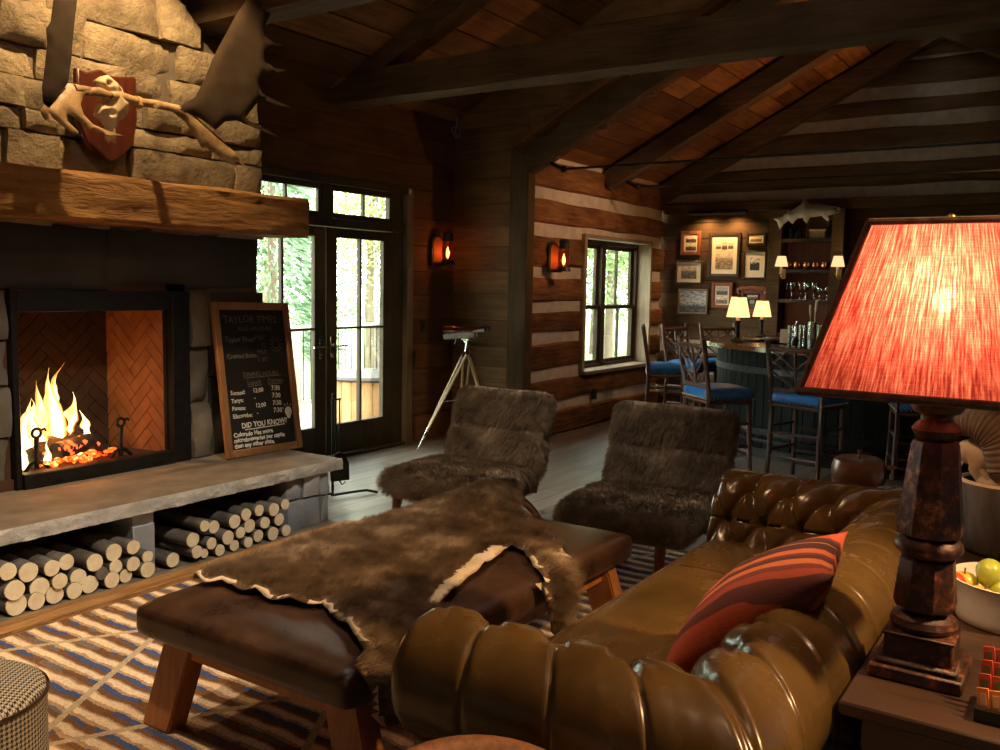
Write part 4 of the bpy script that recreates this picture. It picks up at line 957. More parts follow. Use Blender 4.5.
prism(bm, [(-.075, 0), (.075, 0), (.08, .12), (.05, .19), (0, .215), (-.05, .19), (-.08, .12)], .008, Matrix.Translation((4.80, 4.585, .14)) @ Euler((radians(82), 0, radians(-20))).to_matrix().to_4x4(), bev=.002); obj('shovel', bm, M['iron'], tl)
bm = BM(); tube(bm, [(4.84, 4.63, .74), (4.845, 4.63, .12)], .006, 8); tube(bm, [(4.845, 4.63, .12), (4.85, 4.61, .10), (4.87, 4.60, .12)], .006, 8); obj('poker', bm, M['iron'], tl)

def set_uv(o, fn):
    me = o.data; L = me.uv_layers.new(name='UVMap')
    for l in me.loops: L.data[l.index].uv = fn(me.vertices[l.vertex_index].co)
def fur(o, count, length, seed=1, rad=.0012, lean=(0, 0, -.3), rough=.35, kids=14, clump=.25):
    mod = o.modifiers.new('fur', 'PARTICLE_SYSTEM'); ps = o.particle_systems[-1]; st = ps.settings; ps.seed = seed
    st.type = 'HAIR'; st.count = count; st.hair_step = 3; st.display_step = 2; st.render_step = 3; st.use_advanced_hair = True
    st.hair_length = length; st.normal_factor = .008; st.object_align_factor = [x*.016 for x in lean]; st.factor_random = .004*rough
    st.child_type = 'INTERPOLATED'; st.rendered_child_count = kids; st.child_percent = 1; st.clump_factor = clump; st.roughness_1 = .002; st.roughness_2 = .003; st.roughness_endpoint = .004; st.child_length = 1.0
    st.root_radius = 1.0; st.tip_radius = .1; st.radius_scale = rad; st.material = len(o.data.materials); st.use_hair_bspline = False
    st.distribution = 'RAND'; st.emit_from = 'FACE'; st.use_modifier_stack = False

# ------------------------------------------------------------------ rug
bm = BM(); rbox(bm, (2.55, 1.55, .009), (5.1, 4.72, .018), .008, 3); solo('striped_rug', bm, M['rug'], 'large wool rug with wavy cream, brown and blue stripes under the bench and sofa', 'rug')

# ------------------------------------------------------------------ leather bench
BX0, BX1, BY0, BY1, BZ = 1.80, 3.68, 1.68, 2.70, .50
be = thing('leather_bench', 'long bench with dark brown leather pad on splayed orange wood legs', 'bench', (2.76, 2.19, .018))
def padf(p):
    e = max(0, 1-(abs(p.x)/((BX1-BX0)/2))**4)*max(0, 1-(abs(p.y)/((BY1-BY0)/2))**4)
    if p.z > 0: p = p+Vector((0, 0, .014*e+.003*noise.noise(p*5)))
    return p
bm = BM(); rbox(bm, ((BX0+BX1)/2, (BY0+BY1)/2, BZ-.068), (BX1-BX0, BY1-BY0, .125), .045, 30, fn=padf)
obj('seat_pad', bm, M['leather'], be, ang=80)
bm = BM(); e = .10
for y in (BY0+e, BY1-e): bx(bm, BX0+.17, BX1-.17, y-.02, y+.02, .295, .375, bev=.004)
for x in (BX0+.125, BX1-.125): bx(bm, x-.02, x+.02, BY0+e, BY1-e, .295, .375, bev=.004)
bx(bm, BX0+.08, BX1-.08, BY0+.06, BY1-.06, .365, .38); obj('apron', bm, M['benchwood'], be)
for sx in (-1, 1):
    for sy in (-1, 1):
        bm = BM(); cx = (BX0+BX1)/2+sx*((BX1-BX0)/2-.135); cy = (BY0+BY1)/2+sy*((BY1-BY0)/2-.135); top, bot = .375, .019
        vs = []
        for z, off in ((bot, .11), (top, .0)):
            for a, b in ((-1, -1), (1, -1), (1, 1), (-1, 1)): vs.append(bm.verts.new((cx+sx*off*.25+a*.042, cy+sy*off+b*.072, z)))
        for f in ((0, 1, 2, 3), (7, 6, 5, 4), (0, 4, 5, 1), (1, 5, 6, 2), (2, 6, 7, 3), (3, 7, 4, 0)): bm.faces.new([vs[i] for i in f])
        bmesh.ops.bevel(bm, geom=bm.edges[:], offset=.006, segments=2, affect='EDGES'); obj('leg', bm, M['benchwood'], be)

# ------------------------------------------------------------------ deer hide draped over the bench
HZT = BZ+.012
EY = BY0+.02
def hp(px, py): q = atz(px, py, HZT+.01); return (q.x, q.y)
def hang(px, py): q = aty(px, py, BY0-.02); return (q.x, EY-(HZT-q.z))
HO = [hp(190, 574), hp(205, 583), hp(222, 582), hp(238, 590), hp(255, 592), hp(270, 600), hp(290, 602), hp(312, 606), hp(322, 604), hp(330, 615), hp(345, 626), hp(357, 640), hp(361, 650),
      hang(360, 664), hang(366, 690), hang(364, 705), hang(372, 715), hang(388, 717), hang(400, 706), hang(408, 690), hang(418, 668), hang(430, 640), (2.30, BY0+.01),
      hp(440, 606), hp(452, 592), hp(470, 577), hp(490, 562), hp(505, 550), hp(512, 547), hp(522, 552), hp(530, 562), (2.84, BY0+.02),
      hang(538, 580), hang(541, 600), hang(546, 625), hang(553, 632), hang(560, 628), hang(566, 608), hang(570, 585), (3.06, BY0+.06),
      hp(566, 556), hp(556, 540), hp(545, 530), hp(532, 524), hp(524, 518), hp(521, 505), hp(519, 494), hp(511, 482), hp(503, 486), hp(492, 486), hp(470, 491), hp(450, 493), hp(425, 497), hp(400, 503), hp(378, 508), hp(366, 514), hp(355, 517), hp(345, 523), hp(352, 528), hp(330, 530), hp(300, 532), hp(270, 542), hp(240, 553), hp(212, 564)]
HO = [(x, min(y, BY1-.03+.25*max(0, 0))) if False else (x, y) for x, y in HO]
def hidemap(u, v, d, s):
    f = min(1, d/.10); edge = 1-f
    th = .007*min(1, d/.02) if d > 0 else 0
    und = .020*noise.noise(Vector((u*5, v*5, 1)))+.010*noise.noise(Vector((u*11, v*11, 7)))
    ridge = .05*exp(-((v-(2.30+.12*(u-2.6)))/.16)**2)*min(1, max(0, (u-2.9)/.5)) + .055*exp(-((u-3.52)/.14)**2-((v-2.42)/.16)**2)
    lift = .012+max(0, und)*f*1.3+ridge*f+edge*.022*max(0, noise.noise(Vector((u*12, v*12, 3)))+.25)
    if v >= EY+.05 and v <= BY1-.03: p = Vector((u, v, HZT+lift)); n = Vector((0, 0, 1))
    elif v > BY1-.03:
        k = v-(BY1-.03); p = Vector((u, BY1-.03+.05*(1-exp(-k/.05)), HZT+lift-max(0, k-.02)*.9)); n = Vector((0, .5, .85))
    else:
        k = EY+.05-v; R = .05; a = min(pi/2, k/R); ext = max(0, k-R*pi/2)
        p = Vector((u, EY+.05-R*sin(a)-.046*(a/(pi/2))-lift*.6*sin(a), HZT+lift*cos(a)-R*(1-cos(a))-ext)); n = Vector((0, -sin(a), cos(a)))
        p.y -= .012*noise.noise(Vector((u*14, ext*6, 5)))+.008
    return p+n*(th*(1 if s > 0 else -1))
bm = BM(); inflate(bm, HO, .019, hidemap, seed=5)
hd = obj('deer_hide', bm, [M['hide'], M['fur']], ang=None)
_fin(hd, '', 'brown deer hide with pale scalloped edges draped across the leather bench', 'hide')
me = hd.data
# fur side = top layer; the raw skin shows underneath and along the rim
for p in me.polygons: p.material_index = 1 if p.normal.z > .15 or (p.normal.y < -.3 and p.center.z < HZT-.03 and p.normal.z > -.6) else 0
bset = set()
from collections import Counter
ec = Counter()
for p in me.polygons:
    for e in p.edge_keys: ec[e] += 1
L2 = [Vector(q) for q in HO]
rimv = set(v.index for v in me.vertices if min(segd(Vector((v.co.x, v.co.y if v.co.z > HZT-.03 and v.co.y > EY-.04 else EY+.03-(HZT-v.co.z))), L2[i], L2[(i+1) % len(L2)]) for i in range(len(L2))) < .006)
b0, b1 = Vector(hp(440, 604)), Vector(hp(500, 552)); er = Vector(hp(516, 486))
for p in me.polygons:
    c = Vector((p.center.x, p.center.y))
    nz_ = noise.noise(Vector((c.x*9, c.y*9, 4)))
    if p.center.z > HZT-.03 and (segd(c, b0, b1) < .055+.03*nz_ or (c-er).length < .05): p.material_index = 0
    elif any(v in rimv for v in p.vertices) and nz_ > -.12: p.material_index = 0
vg = hd.vertex_groups.new(name='fur_density'); L2 = [Vector(q) for q in HO]
top = set()
for p in me.polygons:
    if p.material_index == 1: top.update(p.vertices)
pale = [(hp(478, 563), .12), (hp(445, 590), .10), (hp(500, 549), .08)]
und = set()
for p in me.polygons:
    if p.material_index == 0: und.update(p.vertices)
vg.add([i for i in top if i not in und], 1.0, 'REPLACE')
fur(hd, 6500, .019, 3, .0011, (.35, -.15, -.1), .4, 16)
st = hd.particle_systems[-1].settings; st.material = 2; hd.particle_systems[-1].vertex_group_density = 'fur_density'

# ------------------------------------------------------------------ sheepskin lounge chairs
def fur_chair(cx, cy, yaw, label, seed, leg_in):
    ch = thing('lounge_chair', label, 'chair', (cx, cy, 0), yaw, 'sheepskin lounge chairs')
    Wd = .76
    def sn(p): return p+Vector((.01*noise.noise(p*4+Vector((seed, 0, 0))), .008*noise.noise(p*5), .012*noise.noise(p*3+Vector((0, seed, 0)))))
    bm = BM(); rbox(bm, (-.03, 0, .345), (.74, Wd, .15), .07, 14, fn=lambda p: sn(p+Vector((0, 0, .02*(1-(p.x/.37)**2)))))
    s = obj('seat_cushion', bm, M['furdk'], ch, world=False, ang=None); fur(s, 2600, .016, seed, .0013, (-.3, 0, -.2), .5, 18)
    a = radians(17); Mbk = Matrix.Translation((.30, 0, .36)) @ Matrix.Rotation(a, 4, 'Y')
    bm = BM()
    for z0, z1, t in ((0.0, .30, .15), (.28, .56, .13)):
        rbox(bm, (0, 0, (z0+z1)/2), (t, Wd-.01, z1-z0), .06, 12, M=Mbk, fn=sn)
    b = obj('back_cushion', bm, M['furdk'], ch, world=False, ang=None); fur(b, 3600, .015, seed+5, .0013, (-.1, 0, -.45), .5, 18)
    bm = BM(); bx(bm, -.34, .34, -Wd/2+.06, Wd/2-.06, .245, .285, bev=.004); obj('seat_frame', bm, M['chairwood'], ch, world=False)
    for sy in (-1, 1):
        ins = leg_in if sy < 0 else .08
        bm = BM(); y = sy*(Wd/2-ins); tube(bm, [(-.30, y, .26), (-.31, y, .13), (-.315, y, .022)], [.034, .028, .022], 8); obj('leg', bm, M['chairwood'], ch, world=False)
        bm = BM(); y = sy*(Wd/2-.06); P = smoothpath([(.10, y, .26), (.22, y, .21), (.34, y, .12), (.43, y, .038)], 4); tube(bm, P, lerpl([.045, .036, .03, .026], len(P)), 8, flat=.7); obj('leg', bm, M['chairwood'], ch, world=False)
        bm = BM(); tube(bm, [Mbk @ Vector((.08, sy*(Wd/2-.06), -.10)), Mbk @ Vector((.07, sy*(Wd/2-.06), .45))], .018, 8); obj('back_rail', bm, M['chairwood'], ch, world=False)
    return ch
fur_chair(4.66, 3.36, radians(-3), 'dark shaggy sheepskin lounge chair nearer the french doors and tripod', 11, .08)
fur_chair(4.66, 2.08, radians(3), 'dark shaggy sheepskin lounge chair between the sofa and the bar stools', 23, .17)

# ------------------------------------------------------------------ chesterfield sofa
XA, XB, YB, YF = 1.70, 4.26, .50, 1.45
so = thing('chesterfield_sofa', 'deep-buttoned bronze brown leather chesterfield sofa facing the bench', 'sofa', ((XA+XB)/2, (YB+YF)/2, .018))
prof = [(.105, .10), (.105, .20), (.105, .30), (.105, .37), (.10, .42), (.085, .45)]
RC, RR = (.136, .580), .134
for k in range(25):
    a = radians(232-k*(232+18)/24); prof.append((RC[0]+RR*cos(a), RC[1]+RR*sin(a)))
prof += [(.277, .53), (.292, .50), (.307, .47), (.322, .44), (.335, .40), (.335, .36)]
pp = [Vector(p) for p in prof]; dense = []
for a, b in zip(pp, pp[1:]):
    k = max(1, int((b-a).length/.009)); dense += [a+(b-a)*(i/k) for i in range(k)]
dense.append(pp[-1]); sl = [0]
for a, b in zip(dense, dense[1:]): sl.append(sl[-1]+(b-a).length)
ridge = max(range(len(dense)), key=lambda i: dense[i].y); sl = [x-sl[ridge] for x in sl]
nrm = []
for i in range(len(dense)):
    t_ = (dense[min(i+2, len(dense)-1)]-dense[max(i-2, 0)]).normalized(); nrm.append(Vector((-t_.y, t_.x)))
S0, DS = .085, .155
def tuft(u, s, cell=.26):
    fl = lambda x: abs(x-round(x))
    if s >= S0:
        t = (s-S0)/DS; A, B = u+t/2, u-t/2
        f = min(1, max(0, (.43-s)/.06)); iA, iB = round(A), round(B); u0, s0 = (iA+iB)/2, S0+(iA-iB)*DS
    else: A = B = u; f = 1; u0, s0 = round(u), S0
    h = .62*(abs(sin(pi*A))*abs(sin(pi*B)))**.45+.38*(1-exp(-fl(A)/.06))*(1-exp(-fl(B)/.06)); h = h*f+.5*(1-f)
    dx, dy = (u-u0)*cell, s-s0; r = sqrt(dx*dx+dy*dy)
    H = HA*h
    if s < S0:
        e = max(0, min(1, 1-(S0-s)/.11)); e = e*e*(3-2*e); du = fl(u)
        flat = .038-.011*exp(-du/.020)*max(.25, min(1, 1-(S0-s-.2)/.35))
        H = H*e+flat*(1-e)
    pit = -.026*exp(-(r/.026)**2)
    a = atan2(dy, dx); star = .0042*cos(a*7+u0*2.3+s0*9)*exp(-((r-.058)/.032)**2)
    return H+(pit+star)*f+.0016*noise.noise(Vector((u*5, s*9, 5)))
def segment(nm, start, end, inw, ncell, cap0=0, cap1=0):
    """start(d), end(d) -> Vector2 ends of the sweep line at inward distance d; inw: inward unit vector"""
    bm = BM(); n = ncell*32; rows = []
    L0 = (end(.14)-start(.14)).length
    for i in range(n+1):
        u = i/n; row = []
        for k, p in enumerate(dense):
            h = tuft(u*ncell, sl[k], L0/ncell)
            for c, q in ((cap0, u), (cap1, 1-u)):
                if not c: w_ = exp(-(q*ncell/.10)**2); h = h*(1-w_)+.020*w_
            rnd_ = 0
            for c, q in ((cap0, u*L0), (cap1, (1-u)*L0)):
                if c and q < .055: rnd_ = .055*(1-sqrt(max(0, 1-(1-q/.055)**2)))
            q = p+nrm[k]*(h-rnd_*(1 if sl[k] > -.55 else .1));             b = start(q.x).lerp(end(q.x), u)
            row.append(bm.verts.new((b.x, b.y, max(q.y, .09))))
        rows.append(row)
    for A, B in zip(rows, rows[1:]):
        for k in range(len(A)-1): bm.faces.new((A[k], B[k], B[k+1], A[k+1]))
    for R, c in ((rows[0], cap0), (rows[-1], cap1)):
        if c:
            cc = Vector((0, 0, 0))
            for v in R: cc += v.co
            cc /= len(R); dr = (start(.1)-end(.1)).normalized() if R is rows[0] else (end(.1)-start(.1)).normalized()
            bm.faces.new(R)
    o = obj(nm, bm, M['sofa'], so, ang=None)
    bm = BM()
    for row_ in range(3):
        s = S0+row_*DS
        if s > .40: break
        k = min(range(len(sl)), key=lambda j: abs(sl[j]-s))
        for c in range(ncell+1):
            u = (c+(0 if row_ % 2 == 0 else .5))/ncell
            if u > .995 or u < .005: continue
            p = dense[k]; q = p+nrm[k]*(-.020); b = start(p.x).lerp(end(p.x), u)+inw*(q.x-p.x); sphere(bm, (b.x, b.y, q.y), .013, 6)
    bo = obj('leather_buttons', bm, M['sofa'], o)
V2 = lambda x, y: Vector((x, y))
S0, HA = .045, .036
segment('sofa_arm', lambda d: V2(XA+d, YF), lambda d: V2(XA+d, YB+d), V2(1, 0), 4, cap0=1)
S0, HA = .06, .038
segment('backrest', lambda d: V2(XA+d, YB+d), lambda d: V2(XB-d, YB+d), V2(0, 1), 10)
S0, HA = .085, .048
segment('sofa_arm', lambda d: V2(XB-d, YB+d), lambda d: V2(XB-d, YF), V2(-1, 0), 4, cap1=1)
def cushf(p):
    e = max(0, 1-(abs(p.x)/1.03)**6)*max(0, 1-(abs(p.y)/.40)**4); return p+Vector((0, 0, (.012*e if p.z > 0 else 0)+.003*noise.noise(p*4)))
bm = BM(); rbox(bm, ((XA+XB)/2, 1.085, .385), (2.03, .69, .15), .045, 26, fn=cushf); cs = obj('seat_cushion', bm, M['sofa'], so, ang=None)
bm = BM(); tube(bm, [(XA+.33, 1.43, .442), (XB-.33, 1.43, .442)], .006, 8); tube(bm, [(XA+.33, 1.43, .328), (XB-.33, 1.43, .328)], .006, 8); tube(bm, [(3.42, .80, .4745), (3.42, 1.36, .4745), (3.42, 1.425, .44)], .004, 6); obj('piping', bm, M['sofa'], cs)
bm = BM(); bx(bm, XA+.11, XB-.11, YB+.11, YF-.06, .10, .315, bev=.015); obj('seat_base', bm, M['sofa'], so)
for x in (XA+.2, XB-.2):
    for y in (YB+.2, YF-.14):
        bm = BM(); lathe(bm, [(.025, .0185), (.04, .03), (.045, .055), (.03, .075), (.04, .10)], 14, Matrix.Translation((x, y, 0))); obj('foot', bm, M['tablew'], so)

# striped cushion
L_ = Vector((.02, -.22, .185)); Sv = Vector((.20, .0, .035)); L_.normalize(); Sv = (Sv-L_*Sv.dot(L_)).normalized(); Nv = L_.cross(Sv)
if Nv.z < 0: Nv = -Nv
pc = atz(755, 604, .685); bm = BM(); na, nb = 30, 20; PT = {}
HL, HS = .300, .20
def pill(a, b, s):
    t = .108*((1-a**2)*(1-b**4))**.60*(1-.15*abs(a)); ex = 1-.05*(1-b*b)*0; x = a*HL*(1-.09*(1-b**2)*abs(a)**6-.0); x = a*HL*(1-.07*(1-abs(b)**3)*abs(a)**3); y = b*HS*(1-.10*(1-abs(a)**3)*abs(b)**3)
    w = .006*noise.noise(Vector((a*4, b*4, s)))
    return pc+L_*x+Sv*y+Nv*(s*(t+w*(1-abs(a))*(1-abs(b))))
uvs = {}
for s in (1, -1):
    for i in range(na+1):
        for j in range(nb+1):
            a, b = -1+2*i/na, -1+2*j/nb; e = i in (0, na) or j in (0, nb)
            k = (i, j, 0 if e else s)
            if k not in PT: PT[k] = bm.verts.new(pill(a, b, 0 if e else s))
    g = lambda i, j: PT[(i, j, 0 if (i in (0, na) or j in (0, nb)) else s)]
    for i in range(na):
        for j in range(nb): bm.faces.new((g(i, j), g(i+1, j), g(i+1, j+1), g(i, j+1)))
pw = solo('striped_cushion', bm, M['pillow'], 'rust and orange striped woven cushion leaning on the leather sofa back', 'cushion', ang=None)
set_uv(pw, lambda c: ((c-pc).dot(L_)/(2*HL)+.5, (c-pc).dot(Sv)/(2*HS)+.5+.10*((c-pc).dot(L_)/HL)))

# ------------------------------------------------------------------ console table behind the sofa with lamp, bowl, packets, pot
TZ = .63
ct = thing('console_table', 'dark wooden table behind the sofa carrying the red-shaded lamp', 'table', (3.1, .0, 0))
bm = BM(); bx(bm, 2.17, 4.0, -.42, .455, TZ-.035, TZ, bev=.006); obj('tabletop', bm, M['tablew'], ct)
bm = BM(); bx(bm, 2.24, 3.96, -.38, .41, TZ-.13, TZ-.035); obj('apron', bm, M['tablew'], ct)
for x in (2.27, 3.93):
    for y in (-.35, .38): bm = BM(); bx(bm, x-.03, x+.03, y-.03, y+.03, .0185, TZ-.035, bev=.004); obj('leg', bm, M['tablew'], ct)
bm = BM(); bx(bm, 2.24, 3.96, -.37, .40, .16, .19, bev=.003); obj('shelf', bm, M['tablew'], ct)
# lamp
LX, LY = 2.47, .320
t = NT('rust_glint_lamp_paint'); nz = t.n('TexNoise', None, Vector=t.coords(), Scale=34.0, Detail=6.0, Roughness=.7).outputs['Fac']; n2 = t.n('TexNoise', None, Vector=t.coords((1, 1, .5)), Scale=9.0, Detail=4.0).outputs['Fac']
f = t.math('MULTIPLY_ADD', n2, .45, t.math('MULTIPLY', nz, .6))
t.bsdf(t.ramp(f, (.50, (.030, .012, .008)), (.585, (.12, .038, .018)), (.66, (.45, .18, .08))), .42, 0, t.bump(nz, .6, .006)); M['lampm'] = t.m  # orange flecks: rusty paint plus grazing light glints painted in
lp = thing('table_lamp', 'carved rust-brown table lamp with glowing red linen shade behind the sofa', 'lamp', (LX, LY, TZ))
Tl = Matrix.Translation((LX, LY, 0))
bm = BM(); box(bm, (LX, LY, TZ+.0175), (.218, .218, .035), bev=.005); box(bm, (LX, LY, TZ+.0425), (.192, .192, .018), bev=.007); box(bm, (LX, LY, TZ+.080), (.158, .158, .064), bev=.004); box(bm, (LX, LY, TZ+.114), (.168, .168, .008), bev=.003)
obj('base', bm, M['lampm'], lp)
bm = BM(); lathe(bm, [(.055, TZ+.115), (.076, TZ+.122), (.082, TZ+.135), (.076, TZ+.150), (.058, TZ+.158), (.05, TZ+.166), (.048, TZ+.175)], 20, Tl)
lathe(bm, [(.050, TZ+.168), (.070, TZ+.174), (.077, TZ+.19), (.066, TZ+.300), (.055, TZ+.308)], 8, Tl)
pr = [(.05, TZ+.30), (.06, TZ+.308)]+[(.066+.016*sin(pi*k/6), TZ+.31+.046*k/6) for k in range(7)]+[(.055, TZ+.358), (.052, TZ+.362)]; lathe(bm, pr, 22, Tl)
for v in bm.verts:
    if TZ+.312 < v.co.z < TZ+.354: a = atan2(v.co.y-LY, v.co.x-LX); k = 1+.06*cos(a*11); v.co.x = LX+(v.co.x-LX)*k; v.co.y = LY+(v.co.y-LY)*k
lathe(bm, [(.055, TZ+.355), (.078, TZ+.366), (.081, TZ+.378), (.058, TZ+.592), (.054, TZ+.602), (.04, TZ+.606)], 8, Tl)
lathe(bm, [(.035, TZ+.60), (.046, TZ+.608), (.052, TZ+.620), (.058, TZ+.632), (.050, TZ+.645), (.038, TZ+.655), (.038, TZ+.668), (.055, TZ+.676), (.064, TZ+.690), (.062, TZ+.706), (.05, TZ+.716), (.02, TZ+.722), (.012, TZ+.73), (.012, TZ+.83)], 20, Tl)
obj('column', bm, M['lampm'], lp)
BZ0, BZ1 = 1.352, 1.772; bw, bd, tw, td = .293, .19, .165, .115
cb4 = [Vector((LX-bd, LY+bw, BZ0)), Vector((LX-bd, LY-bw, BZ0)), Vector((LX+bd, LY-bw, BZ0)), Vector((LX+bd, LY+bw, BZ0))]
ct4 = [Vector((LX-td, LY+tw, BZ1)), Vector((LX-td, LY-tw, BZ1)), Vector((LX+td, LY-tw, BZ1)), Vector((LX+td, LY+tw, BZ1))]
bm = BM(); uvd = []
for i in range(4):
    j = (i+1) % 4; a, b, c, d = cb4[i], cb4[j], ct4[j], ct4[i]; n = 10
    for k in range(n):
        for m_ in range(n):
            q = lambda U, V: (a.lerp(b, U)).lerp(d.lerp(c, U), V)
            vs = [bm.verts.new(q((k+x)/n, (m_+y)/n)) for x, y in ((0, 0), (1, 0), (1, 1), (0, 1))]; bm.faces.new(vs)
            wd = (a-b).length; uvd += [((i+(k+x)/n)*wd*1.7, (m_+y)/n) for x, y in ((0, 0), (1, 0), (1, 1), (0, 1))]
me = bpy.data.meshes.new('lamp_shade'); bm.to_mesh(me); bm.free(); me.materials.append(M['shade']); so_ = bpy.data.objects.new('lamp_shade', me); COL.objects.link(so_); so_.parent = lp; so_.matrix_parent_inverse = Matrix.Translation(-lp.location)
Lu = me.uv_layers.new(name='UVMap')
for l in me.loops: Lu.data[l.index].uv = uvd[l.vertex_index]
M['braid'] = mat('brown_braid', (.06, .028, .018), (.17, .085, .05), .8, 30, bump=.6)
bm = BM()
for i in range(4):
    j = (i+1) % 4; tube(bm, [cb4[i], cb4[j]], .011, 8); tube(bm, [ct4[i], ct4[j]], .009, 8); tube(bm, [cb4[i], ct4[i]], .009, 8)
obj('shade_trim', bm, M['braid'], so_)
bm = BM(); sphere(bm, (LX, LY, 1.585), .030, 10); obj('bulb', bm, emit('lamp_bulb', (1, .80, .50), 120), lp)
bm = BM(); lathe(bm, [(.012, 1.44), (.018, 1.45), (.018, 1.53), (.013, 1.555)], 12, Tl); tube(bm, [(LX, LY, 1.45), (LX, LY+.10, 1.5), (LX, LY+.11, 1.66), (LX, LY+.03, 1.765), (LX, LY-.03, 1.765), (LX, LY-.11, 1.66), (LX, LY-.10, 1.5), (LX, LY, 1.45)], .003, 6); sphere(bm, (LX, LY, 1.785), .012, 8); obj('socket_and_harp', bm, M['brass'], lp)
point('table_lamp_light', (LX, LY, 1.60), 19, (1, .63, .36), .045)
# bowl of apples
bc = atz(1010, 622, TZ); bc = Vector((bc.x, bc.y, TZ))
bo = thing('fruit_bowl', 'white ceramic bowl of green and red apples beside the lamp', 'bowl', bc)
bm = BM(); lathe(bm, [(.0, .006), (.13, 0), (.146, .003), (.152, .014), (.154, .03), (.161, .075), (.169, .125), (.172, .130), (.165, .130), (.155, .075), (.146, .034), (.12, .018), (0, .014)], 40, Matrix.Translation(bc)); obj('bowl', bm, M['white'], bo)
M['apg'] = mat('green_apple', (.30, .36, .035), (.46, .50, .07), .3, 6); M['apr'] = mat('red_apple', (.42, .02, .012), (.60, .10, .03), .28, 6); M['apy'] = mat('yellow_apple', (.55, .42, .05), (.62, .50, .08), .3, 6)
def apple(p, r, m, label, tilt=0):
    bm = BM(); pr = []
    for k in range(15):
        a = -pi/2+pi*k/14; rr = r*cos(a)*(1+.06*sin(a)); z = r*.90*sin(a)-.20*r*exp(-(rr/(.30*r))**2)*(1 if a > 0 else -.6); pr.append((max(rr, 0) if 0 < k < 14 else 0, z))
    MM = Matrix.Translation(p) @ Euler((tilt, tilt*.6, 0)).to_matrix().to_4x4()
    lathe(bm, pr, 18, MM); o = solo('apple', bm, m, label, 'apple', 'apples in the white bowl')
    bm = BM(); tube(bm, [MM @ Vector((0, 0, r*.55)), MM @ Vector((.003, 0, r*.95)), MM @ Vector((.010, 0, r*1.12))], .0025, 6); obj('stem', bm, M['twig'], o)
def bw_(px, py, z): q = atz(px, py, z); return Vector((q.x, q.y, z))
apple(bw_(990, 574, TZ+.135), .046, M['apg'], 'big green apple on top of the fruit in the white bowl', 1.2)
apple(bw_(952, 583, TZ+.10), .040, M['apr'], 'red apple at the rim of the bowl nearest the lamp')
apple(bw_(964, 583, TZ+.095), .040, M['apy'], 'yellow apple between the red apple and the big green one')
apple(bw_(1004, 593, TZ+.09), .042, M['apg'], 'green apple low at the front of the bowl', .4)
apple(bw_(981, 598, TZ+.075), .040, M['apy'], 'yellow apple beneath the big green apple', .3)
# tray of tea packets
tc = atz(997, 714, TZ); tr_ = thing('packet_tray', 'small black metal tray of orange and red packets at the table edge', 'tray', (tc.x, tc.y, TZ))
bm = BM(); bx(bm, tc.x-.07, tc.x+.075, tc.y-.075, tc.y+.042, TZ, TZ+.006); 
for a in ((-.07, -.066, -.075, .042), (.071, .075, -.075, .042), (-.07, .075, .038, .042), (-.07, .075, -.075, -.071)): bx(bm, tc.x+a[0], tc.x+a[1], tc.y+a[2], tc.y+a[3], TZ+.004, TZ+.036, bev=.001)
obj('tray', bm, M['dark'], tr_)
bm = BM(); bx(bm, tc.x-.0715, tc.x-.0695, tc.y-.075, tc.y+.042, TZ+.030, TZ+.037); obj('metal_rim', bm, M['steel'], tr_)
M['pko'] = mat('orange_packet', (.72, .20, .03), (.85, .32, .07), .5, 9); M['pkr'] = mat('red_packet', (.50, .05, .025), (.62, .09, .04), .5, 9); M['pkg'] = mat('green_print', (.10, .11, .03), (.16, .16, .05), .6, 9); M['pkw'] = mat('pale_print', (.75, .42, .20), (.8, .5, .26), .6, 9)
NM = {0: ('orange', 'front'), 1: ('red', 'second'), 2: ('red', 'third'), 3: ('red', 'rear')}
for ri in range(4):
    for k in range(4):
        x = tc.x-.056+.032*ri; y = tc.y+.026-.026*k; z = TZ+.046+.022*ri
        MM = Matrix.Translation((x, y, z)) @ Euler((radians(-8), radians(14), radians(4*(k-1)))).to_matrix().to_4x4()
        bm = BM(); box(bm, (0, 0, 0), (.005, .025, .058), bev=.001, M=MM)
        o = solo('tea_packet', bm, M['pko'] if ri == 0 else M['pkr'], '%s packet, %s from the lamp side in the %s row of the black tray' % (NM[ri][0], ORD[k], NM[ri][1]), 'packet', 'packets in the black tray')
        bm = BM(); box(bm, (-.003, 0, .004), (.001, .013, .026), M=MM); obj('printed_square', bm, M['pkw'] if ri == 0 else M['pkg'], o)
# stone pot with ram skull
pt = atz(1001, 553, TZ); P0 = Vector((pt.x, pt.y, TZ))
bm = BM(); lathe(bm, [(0, 0), (.125, 0), (.14, .02), (.155, .15), (.166, .262), (.160, .275), (.146, .272), (.138, .23), (.12, .06), (0, .05)], 28, Matrix.Translation(P0)); 
for v in bm.verts: v.co += Vector((.006*noise.noise(v.co*9), .006*noise.noise(v.co*9+Vector((5, 0, 0))), .005*noise.noise(v.co*8)))
po = solo('stone_pot', bm, mat('grey_stone_pot', (.06, .055, .055), (.13, .12, .115), .9, 9, st=(3, 3, .5), bump=.7), 'rough dark grey stone pot holding a ram skull', 'pot', ang=60)
bm = BM(); tube(bm, [P0+Vector((.155*cos(a), .155*sin(a), .272)) for a in [i*pi/14 for i in range(29)]], .009, 6, wob=.5); obj('pale_rim', bm, M['hide'], po)
rs = thing('ram_skull', 'bleached ram skull with ribbed curling horn standing in the stone pot', 'skull', P0+Vector((0, 0, .2)))
def pv(px, py, dx=0): q = atx(px, py, P0.x+dx); return q
sk = smoothpath([pv(1010, 512), pv(1006, 488), pv(998, 470), pv(984, 459), pv(970, 453), pv(960, 456)], 4)
bm = BM(); tube(bm, sk, lerpl([.080, .098, .096, .078, .058, .030], len(sk)), 16, flat=.72)
